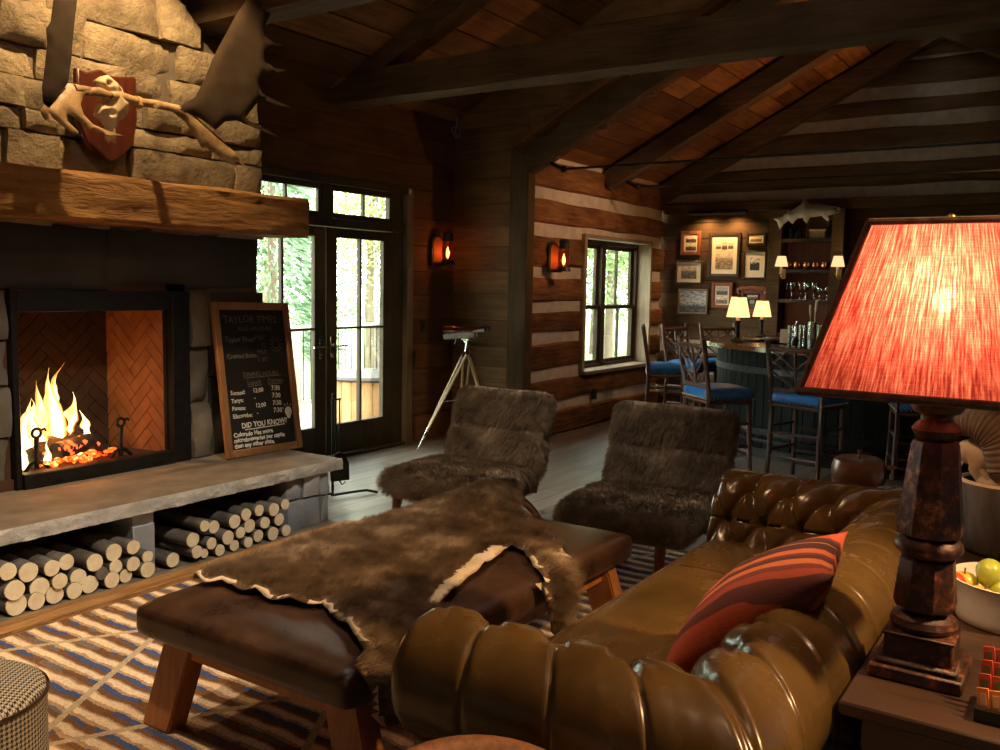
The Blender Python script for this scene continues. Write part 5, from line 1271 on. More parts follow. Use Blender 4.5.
ey = pv(990, 474, -.055); ey2 = pv(975, 461, -.04)
for v in bm.verts:
    for e, rr, dp in ((ey, .030, .045), (pv(994, 458, -.06), .02, .03), (ey2, .014, .015)):
        d = (v.co-e).length
        if d < rr*1.8: v.co += Vector((1, 0, 0))*dp*exp(-(d/rr)**2)
    v.co += Vector((.004*noise.noise(v.co*22), .004*noise.noise(v.co*22+Vector((3, 0, 0))), .004*noise.noise(v.co*22+Vector((0, 3, 0)))))
obj('skull', bm, M['bone'], rs, ang=70)
bm = BM(); tube(bm, smoothpath([pv(1002, 498, -.03), pv(992, 484, -.03), pv(985, 474, -.035), pv(978, 466, -.03)], 3), lerpl([.02, .013, .010, .012], 10), 8, wob=.4); box(bm, pv(960, 464), (.04, .016, .03), (.4, 0, 0), bev=.005); obj('jaw', bm, M['bone'], rs)
M['horn'] = mat('ram_horn', (.085, .055, .032), (.20, .14, .085), .7, 9, bump=.3)
def horn(pts, rad, nm):
    P = smoothpath(pts, 22); m_ = len(P); base = lerpl(rad, m_); rr = [b*(1+.07*abs(sin(i*.75))) for i, b in enumerate(base)]
    bm = BM(); tube(bm, P, rr, 14, flat=.85); obj(nm, bm, M['horn'], rs, ang=70)
horn([pv(1010, 470, -.05), pv(1002, 440, -.05), pv(985, 425, -.04), pv(966, 421, -.01), pv(952, 426, .04), pv(944, 440, .12)], [.075, .072, .066, .056, .042, .018], 'horn')
horn([pv(1012, 470, .05), pv(1030, 440, .06), pv(1055, 428, .06), pv(1075, 436, .05), pv(1085, 460, .02)], [.072, .068, .058, .044, .02], 'horn')

# ------------------------------------------------------------------ small side table beyond the sofa with the apple-shaped box and papers
sd = thing('side_table', 'small dark side table beyond the far sofa arm', 'table', (4.62, .86, 0))
bm = BM(); bx(bm, 4.33, 4.98, .50, 1.15, .60, .63, bev=.005); obj('tabletop', bm, M['tablew'], sd)
for x in (4.37, 4.94):
    for y in (.54, 1.11): bm = BM(); bx(bm, x-.022, x+.022, y-.022, y+.022, .0185, .60, bev=.003); obj('leg', bm, M['tablew'], sd)
bm = BM(); bx(bm, 4.37, 4.94, .54, 1.11, .52, .60); obj('apron', bm, M['tablew'], sd)
ac = atx(858, 480, 4.62); ac = Vector((ac.x, ac.y, .63)); R = .128; ht = 1.6-(1.6-.63)
zt = atx(858, 457, 4.62).z-.63
wb = thing('wooden_apple_box', 'squat glossy wooden apple-shaped box with stem on the far side table', 'box', ac)
bm = BM(); lathe(bm, [(0, 0), (R*.80, 0), (R*.93, zt*.12), (R, zt*.45), (R*.99, zt*.72), (R*.90, zt*.92), (R*.72, zt), (R*.4, zt*.985), (R*.12, zt*.93), (0, zt*.92)], 32, Matrix.Translation(ac)); obj('body', bm, mat('carved_apple_wood', (.10, .035, .012), (.27, .11, .04), .28, 5, st=(1, 1, 3), bump=.05), wb)
bm = BM(); tube(bm, [ac+Vector((0, 0, zt*.90)), ac+Vector((.004, 0, zt*1.08)), ac+Vector((.012, .006, zt*1.22))], [.009, .006, .007], 8); obj('stem', bm, M['twig'], wb)
bm = BM(); q = ac+Vector((-.01, -R*.95, zt*.80)); prism(bm, [(0, 0), (.02, -.014), (.045, -.004), (.055, .01), (.02, .012)], .006, Matrix.Translation(q) @ Matrix(((0, 0, 1, 0), (-1, 0, 0, 0), (0, 1, 0, 0), (0, 0, 0, 1)))); obj('leaf', bm, M['copper'], wb)
for i, (c, lab) in enumerate(((M['cream'], 'pale folded paper on top beside the wooden apple box'), (M['redframe'], 'dark red book lying under the pale paper'))):
    bm = BM(); q = atx(890, 482, 4.55); box(bm, (4.55, q.y, .63+(.035 if i == 0 else .014)), (.16-.02*i*0, .11, .012 if i == 0 else .027), (0, 0, .25-.1*i), bev=.002)
    if i: solo('book', bm, c, lab, 'book')
    else: solo('folded_paper', bm, mat('printed_paper', (.12, .10, .08), (.62, .56, .46), .8, 40, lo=.45, hi=.55), lab, 'paper')

# ------------------------------------------------------------------ houndstooth ottoman and pebbled leather tub chair at the lower edge
oc = atz(-52, 692, .45)
ot = thing('houndstooth_ottoman', 'round black and cream houndstooth ottoman on the rug by the hearth', 'ottoman', (oc.x, oc.y, .018)); R = .245
bm = BM(); lathe(bm, [(0, .02), (R*.97, .02), (R, .03), (R, .16), (R, .30), (R*1.005, .425)], 48, Matrix.Translation((oc.x, oc.y, 0))); s_ = obj('cover', bm, M['hound'], ot); set_uv(s_, lambda c: (atan2(c.y-oc.y, c.x-oc.x)*R, c.z))
bm = BM(); lathe(bm, [(R*1.005, .425), (R*.98, .440), (R*.90, .452), (R*.6, .462), (0, .466)], 48, Matrix.Translation((oc.x, oc.y, 0))); s_ = obj('padded_top', bm, M['hound'], ot); set_uv(s_, lambda c: (c.x*.8+c.y*.6, c.y*.8-c.x*.6))
bm = BM(); tube(bm, [(oc.x+R*1.005*cos(a), oc.y+R*1.005*sin(a), .427) for a in [i*pi/24 for i in range(49)]], .007, 8); obj('piping', bm, M['leather'], ot)
tc2 = atz(488, 815, .60)
tb = thing('tub_chair', 'pebbled tan leather tub chair whose rounded back shows at the bottom edge', 'chair', (tc2.x, tc2.y, .018))
M['pebble'] = mat('pebbled_leather', (.16, .065, .028), (.30, .13, .06), .55, 55, bump=.6, dist=.004, bsc=170)
bm = BM(); c0 = tc2; R1, th = .27, .075
zt = atz(490, 738, .62); zz = .64
n = 30; rows = []
for i in range(n+1):
    a = radians(-35+250*i/n)-radians(33); d = Vector((cos(a), sin(a), 0)); row = []
    hz = zz-.13*(abs(i/n-.5)*2)**2.2
    for r_, z in ((R1, .06), (R1, hz-.04), (R1-.012, hz-.012), (R1-th/2, hz), (R1-th+.012, hz-.012), (R1-th, hz-.04), (R1-th, .06)): row.append(bm.verts.new(Vector((c0.x, c0.y, z))+d*r_))
    rows.append(row)
for A, B in zip(rows, rows[1:]):
    for k in range(7): bm.faces.new((A[k], B[k], B[(k+1) % 7], A[(k+1) % 7]))
bm.faces.new(rows[0]); bm.faces.new(rows[-1]); obj('curved_back', bm, M['pebble'], tb, ang=60)
bm = BM(); lathe(bm, [(0, .20), (R1-.08, .20), (R1-.075, .26), (R1-.075, .36), (R1-.10, .40), (0, .42)], 28, Matrix.Translation((c0.x, c0.y, 0))); obj('seat_cushion', bm, M['pebble'], tb)
for k in range(4):
    a = pi/4+k*pi/2; bm = BM(); tube(bm, [(c0.x+.2*cos(a), c0.y+.2*sin(a), .0185), (c0.x+.19*cos(a), c0.y+.19*sin(a), .21)], [.018, .026], 8); obj('leg', bm, M['tablew'], tb)

# ------------------------------------------------------------------ wall lanterns, switch, outlet
def lantern(x, y, z, label, lab2):
    """flat arched backplate with an inner bronze reflector and a glass jar lamp on a bracket; the wall faces -Y"""
    t = thing('wall_lantern', label, 'wall lamp', (x, y, z), 0, 'wall lanterns'); t.scale = (1.3, 1.3, 1.3)
    bm = BM(); ar = [(-.075, -.11), (.075, -.11), (.075, .06)]+[(.075*cos(a), .06+.075*sin(a)) for a in [radians(q) for q in range(15, 180, 15)]]+[(-.075, .06)]
    prism(bm, ar, .02, Matrix(((1, 0, 0, x), (0, 0, 1, y-.022), (0, 1, 0, z), (0, 0, 0, 1))), bev=.003); obj('backplate', bm, M['dark'], t)
    bm = BM(); ar2 = [(a*.78, b*.80) for a, b in ar]; prism(bm, ar2, .006, Matrix(((1, 0, 0, x), (0, 0, 1, y-.028), (0, 1, 0, z), (0, 0, 0, 1)))); obj('reflector', bm, mat('bronze_reflector', (.22, .07, .03), (.30, .10, .045), .6, 6), t)
    jx = x+.035; T_ = Matrix.Translation((jx, y-.095, z))
    bm = BM(); bx(bm, x-.01, x+.01, y-.10, y-.02, -.115+z, -.10+z); lathe(bm, [(0, -.105), (.062, -.105), (.050, -.075), (.046, -.068), (0, -.068)], 20, T_); lathe(bm, [(.028, .075), (.042, .075), (.044, .085), (.036, .11), (.042, .135), (.030, .15), (0, .152)], 20, T_); tube(bm, [(jx+.048, y-.095, z-.09), (jx+.052, y-.095, z), (jx+.045, y-.095, z+.08)], .003, 6); obj('lantern_body', bm, M['dark'], t)
    bm = BM(); lathe(bm, [(.040, -.068), (.046, -.03), (.046, .03), (.036, .075)], 24, T_); obj('glass_jar', bm, M['amberglass'], t)
    bm = BM(); lathe(bm, [(0, -.055), (.010, -.04), (.013, -.018), (.008, .012), (0, .035)], 12, T_); obj('flame_bulb', bm, M['flamebulb'], t)
    point('lantern_light', (jx, y-.125, z-.01), 2.0, (1, .27, .05), .02)
M['amberglass'] = glass('amber_jar', (1, .55, .28), .06); M['flamebulb'] = emit('flame_bulb', (1, .52, .14), 14)
q = aty(437, 251, EAVE_Y-.02); lantern(q.x, EAVE_Y, q.z, 'small black lantern glowing amber on the board wall right of the french doors', '')
q = aty(553, 258, BEY-.02); lantern(q.x, BEY, q.z, 'small black lantern glowing amber on the log wall left of the window', '')
q = aty(423, 326, EAVE_Y); bm = BM(); bx(bm, q.x-.035, q.x+.035, EAVE_Y-.008, EAVE_Y+.001, q.z-.06, q.z+.06, bev=.003); sw = solo('light_switch', bm, M['dark'], 'dark light switch plate on the board wall above the tripod leg', 'switch')
bm = BM(); bx(bm, q.x-.008, q.x+.008, EAVE_Y-.016, EAVE_Y-.007, q.z-.014, q.z+.014, bev=.002); obj('toggle', bm, M['iron'], sw)
q = aty(594, 394, BEY); bm = BM(); bx(bm, q.x-.035, q.x+.035, BEY-.022, BEY+.02, q.z-.06, q.z+.06, bev=.003); sw = solo('wall_outlet', bm, M['dark'], 'dark outlet plate low on the log wall under the window', 'outlet')
for dz in (-.025, .025): bm = BM(); bx(bm, q.x-.016, q.x+.016, BEY-.025, BEY-.021, q.z+dz-.014, q.z+dz+.014, bev=.001); obj('socket', bm, M['iron'], sw)
bm = BM(); q = aty(455, 122, EAVE_Y-.05)
P = [aty(a, b, EAVE_Y-.06) for a, b in ((454, 108), (457, 120), (455, 132), (460, 138), (459, 128), (452, 128), (456, 138), (461, 132), (462, 124))]
tube(bm, smoothpath(P, 5), .008, 8, wob=.3); solo('coiled_cable', bm, M['greypost'], 'small coil of pale cable hanging high in the corner', 'cable')

# ------------------------------------------------------------------ spotting binoculars on a tripod
tp = thing('tripod_binoculars', 'large polished binoculars on a wooden tripod by the corner of the french doors', 'binoculars', (7.15, 5.2, 0))
H0 = atx(467, 350, 7.15); hub = H0
feet = [Vector((6.62, 5.32, .0)), Vector((7.45, 5.42, .0)), Vector((7.30, 4.86, 0))]
f0 = aty(417, 447, 5.36); feet[0] = Vector((f0.x, f0.y, 0))
for i, f in enumerate(feet):
    a = hub+(f-hub).normalized()*.05; d = (f-a); e = a+d*.80; bm = BM()
    pr_ = d.cross(Vector((0, 0, 1))).normalized()
    for s in (-1, 1): tube(bm, [a+pr_*s*.035, a.lerp(e, .5)+pr_*s*.022, e+pr_*s*.008], [.013, .014, .012], 8)
    if i == 1: pass
    lg = obj('leg', bm, M['legwood'] if 'legwood' in M else M.setdefault('legwood', wood('tripod_wood', (.42, .30, .14), (.66, .50, .27), 'z', 3, .35, .05, .05)), tp)
    bm = BM(); tube(bm, [e-d*.04, e+d*.02, f+Vector((0, 0, .004))], [.02, .016, .004], 8); tube(bm, [e+d*.03, e+d*.03+Vector((-.05, .0, .0))], .008, 6); obj('foot_spike', bm, M['chrome'], lg); bm = BM(); tube(bm, [hub, a+d*.03], [.022, .030], 8); obj('leg_clamp', bm, M['chrome'], lg)
bm = BM(); c = hub.copy(); c.z = .60
for f in feet:
    a = hub.lerp(f, .52); tube(bm, [Vector((c.x, c.y, a.z+.02)), a], .006, 6)
obj('spreader', bm, M['steel'], tp)
bm = BM(); tube(bm, [hub+Vector((0, 0, -.04)), hub+Vector((0, 0, .05)), hub+Vector((0, 0, .10))], [.036, .022, .018], 12); tube(bm, [hub+Vector((-.03, 0, .09)), hub+Vector((.03, 0, .09))], .022, 10); obj('head', bm, M['chrome'], tp)
KB = .95
bc_ = hub+Vector((0, 0, .175)); ax = Vector((.40, -.91, .06)).normalized(); sd_ = ax.cross(Vector((0, 0, 1))).normalized(); up_ = sd_.cross(ax)
bn = BM()
for s in (-1, 1):
    o_ = bc_+sd_*(s*.085); tube(bn, [o_-ax*.22, o_-ax*.20, o_-ax*.06, o_-ax*.02], [.078, .080, .064, .06], 16)
    tube(bn, [o_-ax*.02, o_+ax*.04, o_+ax*.10], [.072, .072, .062], 12, flat=1.0)
    tube(bn, [o_+ax*.08+up_*.02, o_+ax*.15+up_*.025, o_+ax*.20+up_*.03], [.034, .030, .036], 12)
tube(bn, [bc_-sd_*.07, bc_+sd_*.07], .03, 10)
bmesh.ops.scale(bn, vec=(KB, KB, KB), space=Matrix.Translation(-bc_), verts=bn.verts)
obj('binocular_barrels', bn, M['chrome'], tp)
bn = BM()
for s in (-1, 1):
    o_ = bc_+sd_*(s*.085); tube(bn, [o_+ax*.19+up_*.03, o_+ax*.225+up_*.033], [.026, .022], 12)
bmesh.ops.scale(bn, vec=(KB, KB, KB), space=Matrix.Translation(-bc_), verts=bn.verts)
obj('eyepieces', bn, M['dark'], tp)
bn = BM(); tube(bn, [bc_-ax*.10-up_*.05, bc_-ax*.14-up_*.10, bc_-ax*.12-up_*.14], [.03, .026, .012], 10, flat=.4); box(bn, bc_-up_*.07, (.10, .10, .03), bev=.006); bmesh.ops.scale(bn, vec=(KB, KB, KB), space=Matrix.Translation(-bc_), verts=bn.verts)
obj('mount_bracket', bn, M['chrome'], tp)

# ------------------------------------------------------------------ the bar
OCX, OCY, OA, OB, BT = 9.75, 2.0, 1.5, 1.6, 1.07
ba = thing('bar_counter', 'curved oval bar with dark green stave front and glossy wooden top', 'bar counter', (OCX, OCY, 0))
A0, A1 = radians(50), radians(310)
def oval(bm, r0, r1, z0, z1, n=80):
    R = []
    for i in range(n+1):
        a = A0+(A1-A0)*i/n; R.append([bm.verts.new((OCX+(OA+r)*cos(a), OCY+(OB+r)*sin(a), z)) for r, z in ((r0, z0), (r1, z0), (r1, z1), (r0, z1))])
    for A, B in zip(R, R[1:]):
        for k in range(4): bm.faces.new((A[k], B[k], B[(k+1) % 4], A[(k+1) % 4]))
    bm.faces.new(R[0]); bm.faces.new(R[-1])
bm = BM(); oval(bm, -.52, .02, BT-.045, BT); oval(bm, -.0, .035, BT-.035, BT-.008); obj('counter_top', bm, M['bartop'], ba)
bm = BM(); ns = 62
for i in range(ns):
    a = A0+(A1-A0)*(i+.5)/ns; x, y = OCX+(OA-.16)*cos(a), OCY+(OB-.16)*sin(a); tx_ = Vector((-(OA-.16)*sin(a), (OB-.16)*cos(a), 0)); w = tx_.length*(A1-A0)/ns; box(bm, (x, y, (BT-.05)/2+.04), (w-.004, .035, BT-.14), (0, 0, atan2(tx_.y, tx_.x)), bev=.004)
obj('stave_front', bm, M['bargreen'], ba)
bm = BM(); oval(bm, -.145, -.128, .80, .86); oval(bm, -.145, -.128, .22, .28); oval(bm, -.20, -.12, 0, .09); obj('metal_hoops', bm, M['iron'], ba)
bm = BM(); oval(bm, -.06, -.03, .17, .20); 
for i in range(12):
    a = A0+(A1-A0)*(i+.5)/12; tube(bm, [(OCX+(OA-.045)*cos(a), OCY+(OB-.045)*sin(a), .185), (OCX+(OA-.15)*cos(a), OCY+(OB-.15)*sin(a), .185)], .010, 6)
obj('foot_rail', bm, M['iron'], ba)

def make_stool():
    t = thing('bar_stool', 'x', 'bar stool', (0, 0, 0), 0, 'twig-backed bar stools')
    SH, Wd, Dp = .70, .46, .42
    def tw(pts, r, n=7): b = BM(); tube(b, pts, r, n, wob=.25); return b
    for sx in (-1, 1):
        obj('back_post', tw(smoothpath([(sx*.225, -.225, 0), (sx*.22, -.205, .4), (sx*.22, -.20, .70), (sx*.235, -.245, 1.0), (sx*.245, -.275, 1.19)], 3), .022), M['twig'], t, world=False)
        obj('leg', tw([(sx*.225, .215, 0), (sx*.215, .195, .35), (sx*.21, .185, .66)], .021), M['twig'], t, world=False)
    b = BM()
    for z in (.22, .42):
        for sx in (-1, 1): tube(b, [(sx*.222, -.21, z+.05), (sx*.218, .20, z+.05)], .013, 6, wob=.3)
        tube(b, [(-.222, .20, z), (.222, .20, z)], .014, 6, wob=.3); tube(b, [(-.222, -.21, z), (.222, -.21, z)], .013, 6, wob=.3)
    for sx in (-1, 1): tube(b, [(sx*.22, -.20, .65), (sx*.21, .185, .65)], .018, 6, wob=.3)
    for y in (-.20, .185): tube(b, [(-.215, y, .65), (.215, y, .65)], .018, 6, wob=.3)
    obj('stretchers', b, M['twig'], t, world=False)
    yb = lambda z: -.20-.075*max(0, (z-.72))/.47
    b = BM(); P3 = lambda x, z: (x, yb(z), z)
    tube(b, [P3(-.24, 1.12), P3(.24, 1.12)], .019, 7, wob=.3); obj('back_rail', b, M['twig'], t, world=False); b = BM(); tube(b, [P3(-.23, .78), P3(.23, .78)], .017, 7, wob=.3); obj('back_rail', b, M['twig'], t, world=False)
    b = BM(); tube(b, [P3(0, .78), P3(0, 1.12)], .012, 6, wob=.3)
    for sx in (-1, 1):
        for z0, z1 in ((.80, .92), (.88, 1.02), (.97, 1.11)): tube(b, [P3(sx*.012, z0), P3(sx*.225, z1+.02)], .010, 6, wob=.3)
        tube(b, [P3(sx*.07, 1.11), P3(sx*.20, 1.0)], .009, 6, wob=.3)
    obj('twig_lattice', b, M['twig'], t, world=False)
    b = BM(); rbox(b, (0, .0, .715), (.47, .45, .10), .04, 12, fn=lambda p: p+Vector((0, 0, .022*(1-(p.x/.24)**2)*(1-(p.y/.23)**2) if p.z > 0 else 0))); s = obj('seat_cushion', b, M['blue'], t, world=False, ang=None)
    b = BM()
    for i in range(52):
        a = i/52*4; k, f = int(a), a % 1; x, y = [(-.235+.47*f, -.226), (.236, -.225+.45*f), (.235-.47*f, .226), (-.236, .225-.45*f)][k]; sphere(b, (x*.99, y*.99, .682), .007, 4)
    nl = obj('nail_trim', b, M['brass'], s, world=False); return t
st0 = make_stool(); first = True
for x, y, ang, lab in ((7.36, 2.86, -43, 'twig-backed bar stool with blue seat nearest the fur chairs, back turned towards the camera'),
                       (7.42, 2.02, -13, 'twig-backed bar stool with blue seat partly behind the left edge of the red lampshade'),
                       (9.25, 4.17, -65, 'twig-backed bar stool with blue seat under the log wall window'),
                       (10.1, 4.17, -101.5, 'twig-backed bar stool behind the others below the black and white group photograph'),
                       (10.68, 3.86, -127, 'twig-backed bar stool farthest back against the picture wall ledge'),
                       (7.62, 1.05, 17, 'twig-backed bar stool in the dark behind the lamp column')):
    c = Vector((x, y, 0))+Vector((cos(radians(ang)), sin(radians(ang)), 0))*.22; rz = radians(ang-90)
    if first: st0.location = c; st0.rotation_euler = (0, 0, rz); st0['label'] = lab; first = False
    else: dup(st0, c, rz, lab)

# bar candle lamps
def bar_lamp(x, y, z, sc, label):
    t = thing('bar_lamp', label, 'lamp', (x, y, z), 0, 'candle lamps on the bar'); T_ = Matrix.Translation((x, y, z)) @ Matrix.Scale(sc, 4)
    bm = BM(); lathe(bm, [(0, 0), (.075, 0), (.078, .012), (.05, .03), (.028, .045), (.022, .06), (.026, .08), (.020, .11), (.020, .19), (.030, .205), (.045, .212), (.045, .220), (0, .222)], 20, T_); obj('base', bm, M['iron'], t)
    bm = BM(); lathe(bm, [(0, .22), (.018, .22), (.018, .30), (0, .302)], 14, T_); obj('candle_sleeve', bm, M['candle'], t)
    bm = BM()
    for k in range(6):
        a0, a1 = 2*pi*k/6, 2*pi*(k+1)/6; g = .06
        for j in range(1):
            vs = [T_ @ Vector((r*cos(a), r*sin(a), zz)) for r, a, zz in ((.118, a0+g, .255), (.118, a1-g, .255), (.075, a1-g, .46), (.075, a0+g, .46))]; v2 = [T_ @ Vector((r*cos(a), r*sin(a), zz)) for r, a, zz in ((.113, a0+g, .257), (.113, a1-g, .257), (.070, a1-g, .458), (.070, a0+g, .458))]
            A = [bm.verts.new(v) for v in vs]; B = [bm.verts.new(v) for v in v2]; bm.faces.new(A); bm.faces.new(B[::-1])
            for i in range(4): bm.faces.new((A[i], A[(i+1) % 4], B[(i+1) % 4], B[i]))
    obj('lamp_shade', bm, M['glowshade'], t, smooth=False)
    bm = BM(); lathe(bm, [(0, .455), (.075, .455), (.075, .462), (.02, .468), (.012, .49), (0, .495)], 18, T_); tube(bm, [T_ @ Vector((0, 0, .30)), T_ @ Vector((0, 0, .46))], .004, 6); obj('finial', bm, M['brass'], t)
    bm = BM(); lathe(bm, [(0, .30), (.020, .32), (.026, .35), (.014, .39), (0, .41)], 12, T_); obj('bulb', bm, M['bulb'], t)
    point('bar_lamp_light', (x, y, z+.36*sc), 13, (1, .50, .16), .03)
M['candle'] = mat('candle_sleeve', (.65, .36, .16), (.75, .45, .22), .6, 5); M['glowshade'] = emit('glowing_amber_shade', (1, .55, .20), 2.3); M['bulb'] = emit('warm_bulb', (1, .70, .32), 30)
q = aty(737, 341, 3.10); bar_lamp(*atz(737, 342, BT), 1.0, 'amber candle lamp on the bar, in front of the small carved frame')
q = atx(761, 336, 10.3); bar_lamp(10.3, q.y, BT, .90, 'amber candle lamp farther along the bar, nearer the bottle shelves')

# pictures on the dark wall
def picture(px, py, w_, fm, matw, prints, label, kind='framed_picture', carved=False):
    """px, py: left/right and top/bottom pixel edges measured on the wall plane X = BX"""
    c0 = atx(px[0], (py[0]+py[1])/2, BX-.03); c1 = atx(px[1], (py[0]+py[1])/2, BX-.03); t0 = atx((px[0]+px[1])/2, py[0], BX-.03); t1 = atx((px[0]+px[1])/2, py[1], BX-.03)
    ya, yb, za, zb = c0.y, c1.y, t1.z, t0.z; W_, H_ = ya-yb, zb-za
    t = thing(kind, label, 'picture', (BX, (ya+yb)/2, za), 0, 'pictures on the bar wall'); X = BX
    bm = BM(); f = w_
    for a, b, c, d in ((ya, ya-f, za, zb), (yb+f, yb, za, zb), (ya-f, yb+f, za, za+f), (ya-f, yb+f, zb-f, zb)): bx(bm, X-.035, X-.002, min(a, b), max(a, b), c, d, bev=.005)
    if carved:
        for sgn in (-1, 1): tube(bm, [(X-.03, (ya+yb)/2+sgn*W_*.2, zb-.0), (X-.035, (ya+yb)/2+sgn*W_*.4, zb+.012), (X-.035, (ya+yb)/2+sgn*W_*.55, zb-.01), (X-.03, (ya+yb)/2+sgn*W_*.5, zb-.05)], .022, 8, wob=.3)
        tube(bm, [(X-.03, ya, zb), (X-.035, (ya+yb)/2, zb+.01), (X-.03, yb, zb)], .026, 8, wob=.4); tube(bm, [(X-.03, ya, za), (X-.035, (ya+yb)/2, za-.01), (X-.03, yb, za)], .024, 8, wob=.4)
    obj('frame', bm, fm, t)
    bm = BM(); bx(bm, X-.018, X-.004, yb+f*.9, ya-f*.9, za+f*.9, zb-f*.9); obj('mat_board', bm, matw, t)
    for (u0, v0, u1, v1, pm) in prints:
        bm = BM(); y0, y1, z0, z1 = ya-f-(W_-2*f)*u0, ya-f-(W_-2*f)*u1, za+f+(H_-2*f)*v0, za+f+(H_-2*f)*v1
        bx(bm, X-.021, X-.017, min(y0, y1), max(y0, y1), z0, z1); o = obj('print', bm, pm, t, smooth=False); set_uv(o, lambda c, a=y0, b=y1, d=z0, e=z1: ((c.y-a)/(b-a), (c.z-d)/(e-d)))
PR = [m_print('print_%d' % i, *a) for i, a in enumerate((((.02, .015, .01), (.10, .07, .05), (.75, .66, .5), 4, 1, .5), ((.02, .015, .01), (.1, .07, .05), (.75, .66, .5), 4, 2, .55), ((.10, .07, .04), (.40, .30, .19), (.70, .58, .4), 5, 3, .6), ((.03, .02, .012), (.18, .12, .07), (.62, .5, .33), 7, 4, .5), ((.05, .03, .01), (.28, .17, .07), (.75, .6, .36), 8, 5, .5), ((.01, .01, .01), (.02, .02, .018), (.75, .7, .6), 2.5, 6, .55), ((.04, .035, .03), (.22, .19, .15), (.62, .54, .43), 4, 7, .6), ((.012, .012, .012), (.10, .10, .095), (.55, .53, .5), 6, 8, .35), ((.03, .025, .02), (.2, .16, .12), (.6, .52, .4), 6, 9, .5), ((.10, .06, .03), (.3, .2, .12), (.8, .72, .58), 3, 10, .5)))]
picture((680.7, 700.7), (231, 255), .045, M['redframe'], M['paper'], [(.12, .53, .88, .95, PR[0]), (.12, .06, .88, .47, PR[1])], 'small red-framed picture of two dark silhouettes, top left of the bar wall')
picture((708.3, 740), (232.7, 277), .04, M['blackframe'], M['paper'], [(.16, .12, .84, .62, PR[2]), (.40, .64, .60, .84, PR[3]), (.16, .66, .36, .78, PR[8]), (.64, .66, .84, .82, PR[8])], 'largest framed print with wide pale mat at the centre of the bar wall')
picture((746, 765.8), (232.7, 245.3), .03, M['blackframe'], M['paper'], [(.12, .15, .88, .85, PR[4])], 'smallest dark-framed sepia group picture at the top right of the bar wall')
picture((743, 766), (250.7, 279), .02, M['blackframe'], M['paper'], [(.26, .28, .74, .80, PR[5])], 'black and white tree print in wide cream mat beside the largest print')
picture((675.6, 702), (260.7, 283.7), .02, M['blackframe'], M['paper'], [(.18, .18, .82, .82, PR[6])], 'grey bird wing print in a cream mat below the red-framed pair')
picture((678, 707.4), (289, 314), .022, M['trimw'], M['dark'], [(.0, .0, 1, 1, PR[7])], 'dark old group photograph in a thin pale frame, lowest on the left')
picture((711.3, 732), (282.7, 308), .04, M['redframe'], M['paper'], [(.12, .52, .88, .93, PR[8]), (.12, .06, .88, .47, PR[9])], 'brown-framed pair of landscape prints below the largest print')
picture((739, 765), (289, 314), .06, M['redframe'], M['blackframe'], [(.18, .66, .82, .92, PR[9]), (.36, .12, .64, .6, PR[8])], 'carved wooden frame with a small pale print behind the bar lamps', carved=True)
# picture light
q0, q1 = atx(689, 214, BX-.22), atx(747, 211, BX-.22); pl = thing('picture_light', 'long dark brass picture light tube above the framed pictures', 'lamp', (BX, (q0.y+q1.y)/2, q0.z))
bm = BM(); zc = (q0.z+q1.z)/2; tube(bm, [(BX-.22, q0.y, zc), (BX-.22, q1.y, zc)], .028, 12); obj('lamp_tube', bm, M['iron'], pl)
bm = BM()
for f in (.4, .72): y = q0.y+(q1.y-q0.y)*f; tube(bm, smoothpath([(BX-.22, y, zc), (BX-.18, y, zc+.05), (BX-.06, y, zc+.03), (BX, y, zc-.02)], 4), .010, 8)
obj('bracket', bm, M['iron'], pl)
for f in (.25, .75):
    y = q0.y+(q1.y-q0.y)*f; spot('picture_light_beam', (BX-.20, y, zc-.03), (BX, y, zc-.55), 26, (1, .56, .22), 135, .8, .03)
# mounted trout
FO = [(605, 152), (598, 131), (575, 124), (540, 120), (500, 111), (430, 101), (375, 100), (362, 92), (345, 74), (330, 65), (322, 74), (317, 90), (300, 111), (260, 140), (222, 160), (208, 155), (204, 168), (175, 188), (152, 204), (140, 200), (100, 216), (128, 236), (135, 262), (148, 299), (160, 280), (176, 258), (214, 228), (225, 240), (245, 255), (262, 232), (282, 214), (320, 208), (326, 228), (350, 251), (362, 230), (374, 205), (420, 200), (465, 194), (478, 212), (512, 238), (518, 218), (510, 194), (560, 180), (598, 168), (576, 156)]
XF = BX-.40; ft = thing('mounted_trout', 'mounted silvery trout hanging on the dark wall above the bottle shelves', 'fish', (XF, 3.0, 2.4))
bm = BM(); o2 = [(lambda q: (q.y, q.z))(atx(760+a*.13333, 190+b*.13333, XF)) for a, b in FO]
yc0 = sum(p[0] for p in o2)/len(o2)
def fm_(u, v, d, s): return Vector((XF-s*min(.075, .012+d*.85)*(1 if d > 0 else 0), u, v))
inflate(bm, o2, .03, fm_, seed=4)
t = NT('trout_skin'); x, y, z = t.xyz(); nz = t.n('TexNoise', None, Vector=t.coords(), Scale=40.0, Detail=3.0).outputs['Fac']
g = t.ramp(t.math('SUBTRACT', z, 2.36), (0, (.62, .62, .55)), (.5, (.60, .58, .50)), (.8, (.30, .31, .25))); t.t.links.new(t.math('MULTIPLY_ADD', t.math('SUBTRACT', z, 2.30), 4.0, 0), g.node.inputs[0])
t.bsdf(t.mix(t.math('GREATER_THAN', nz, .68), g, (.12, .12, .10)), .3); obj('body', bm, t.m, ft, ang=80)
q = atx(760+560*.1333, 190+142*.1333, XF-.05); bm = BM(); sphere(bm, (XF-.05, q.y, q.z), .012, 8); obj('eye', bm, M['dark'], ft)
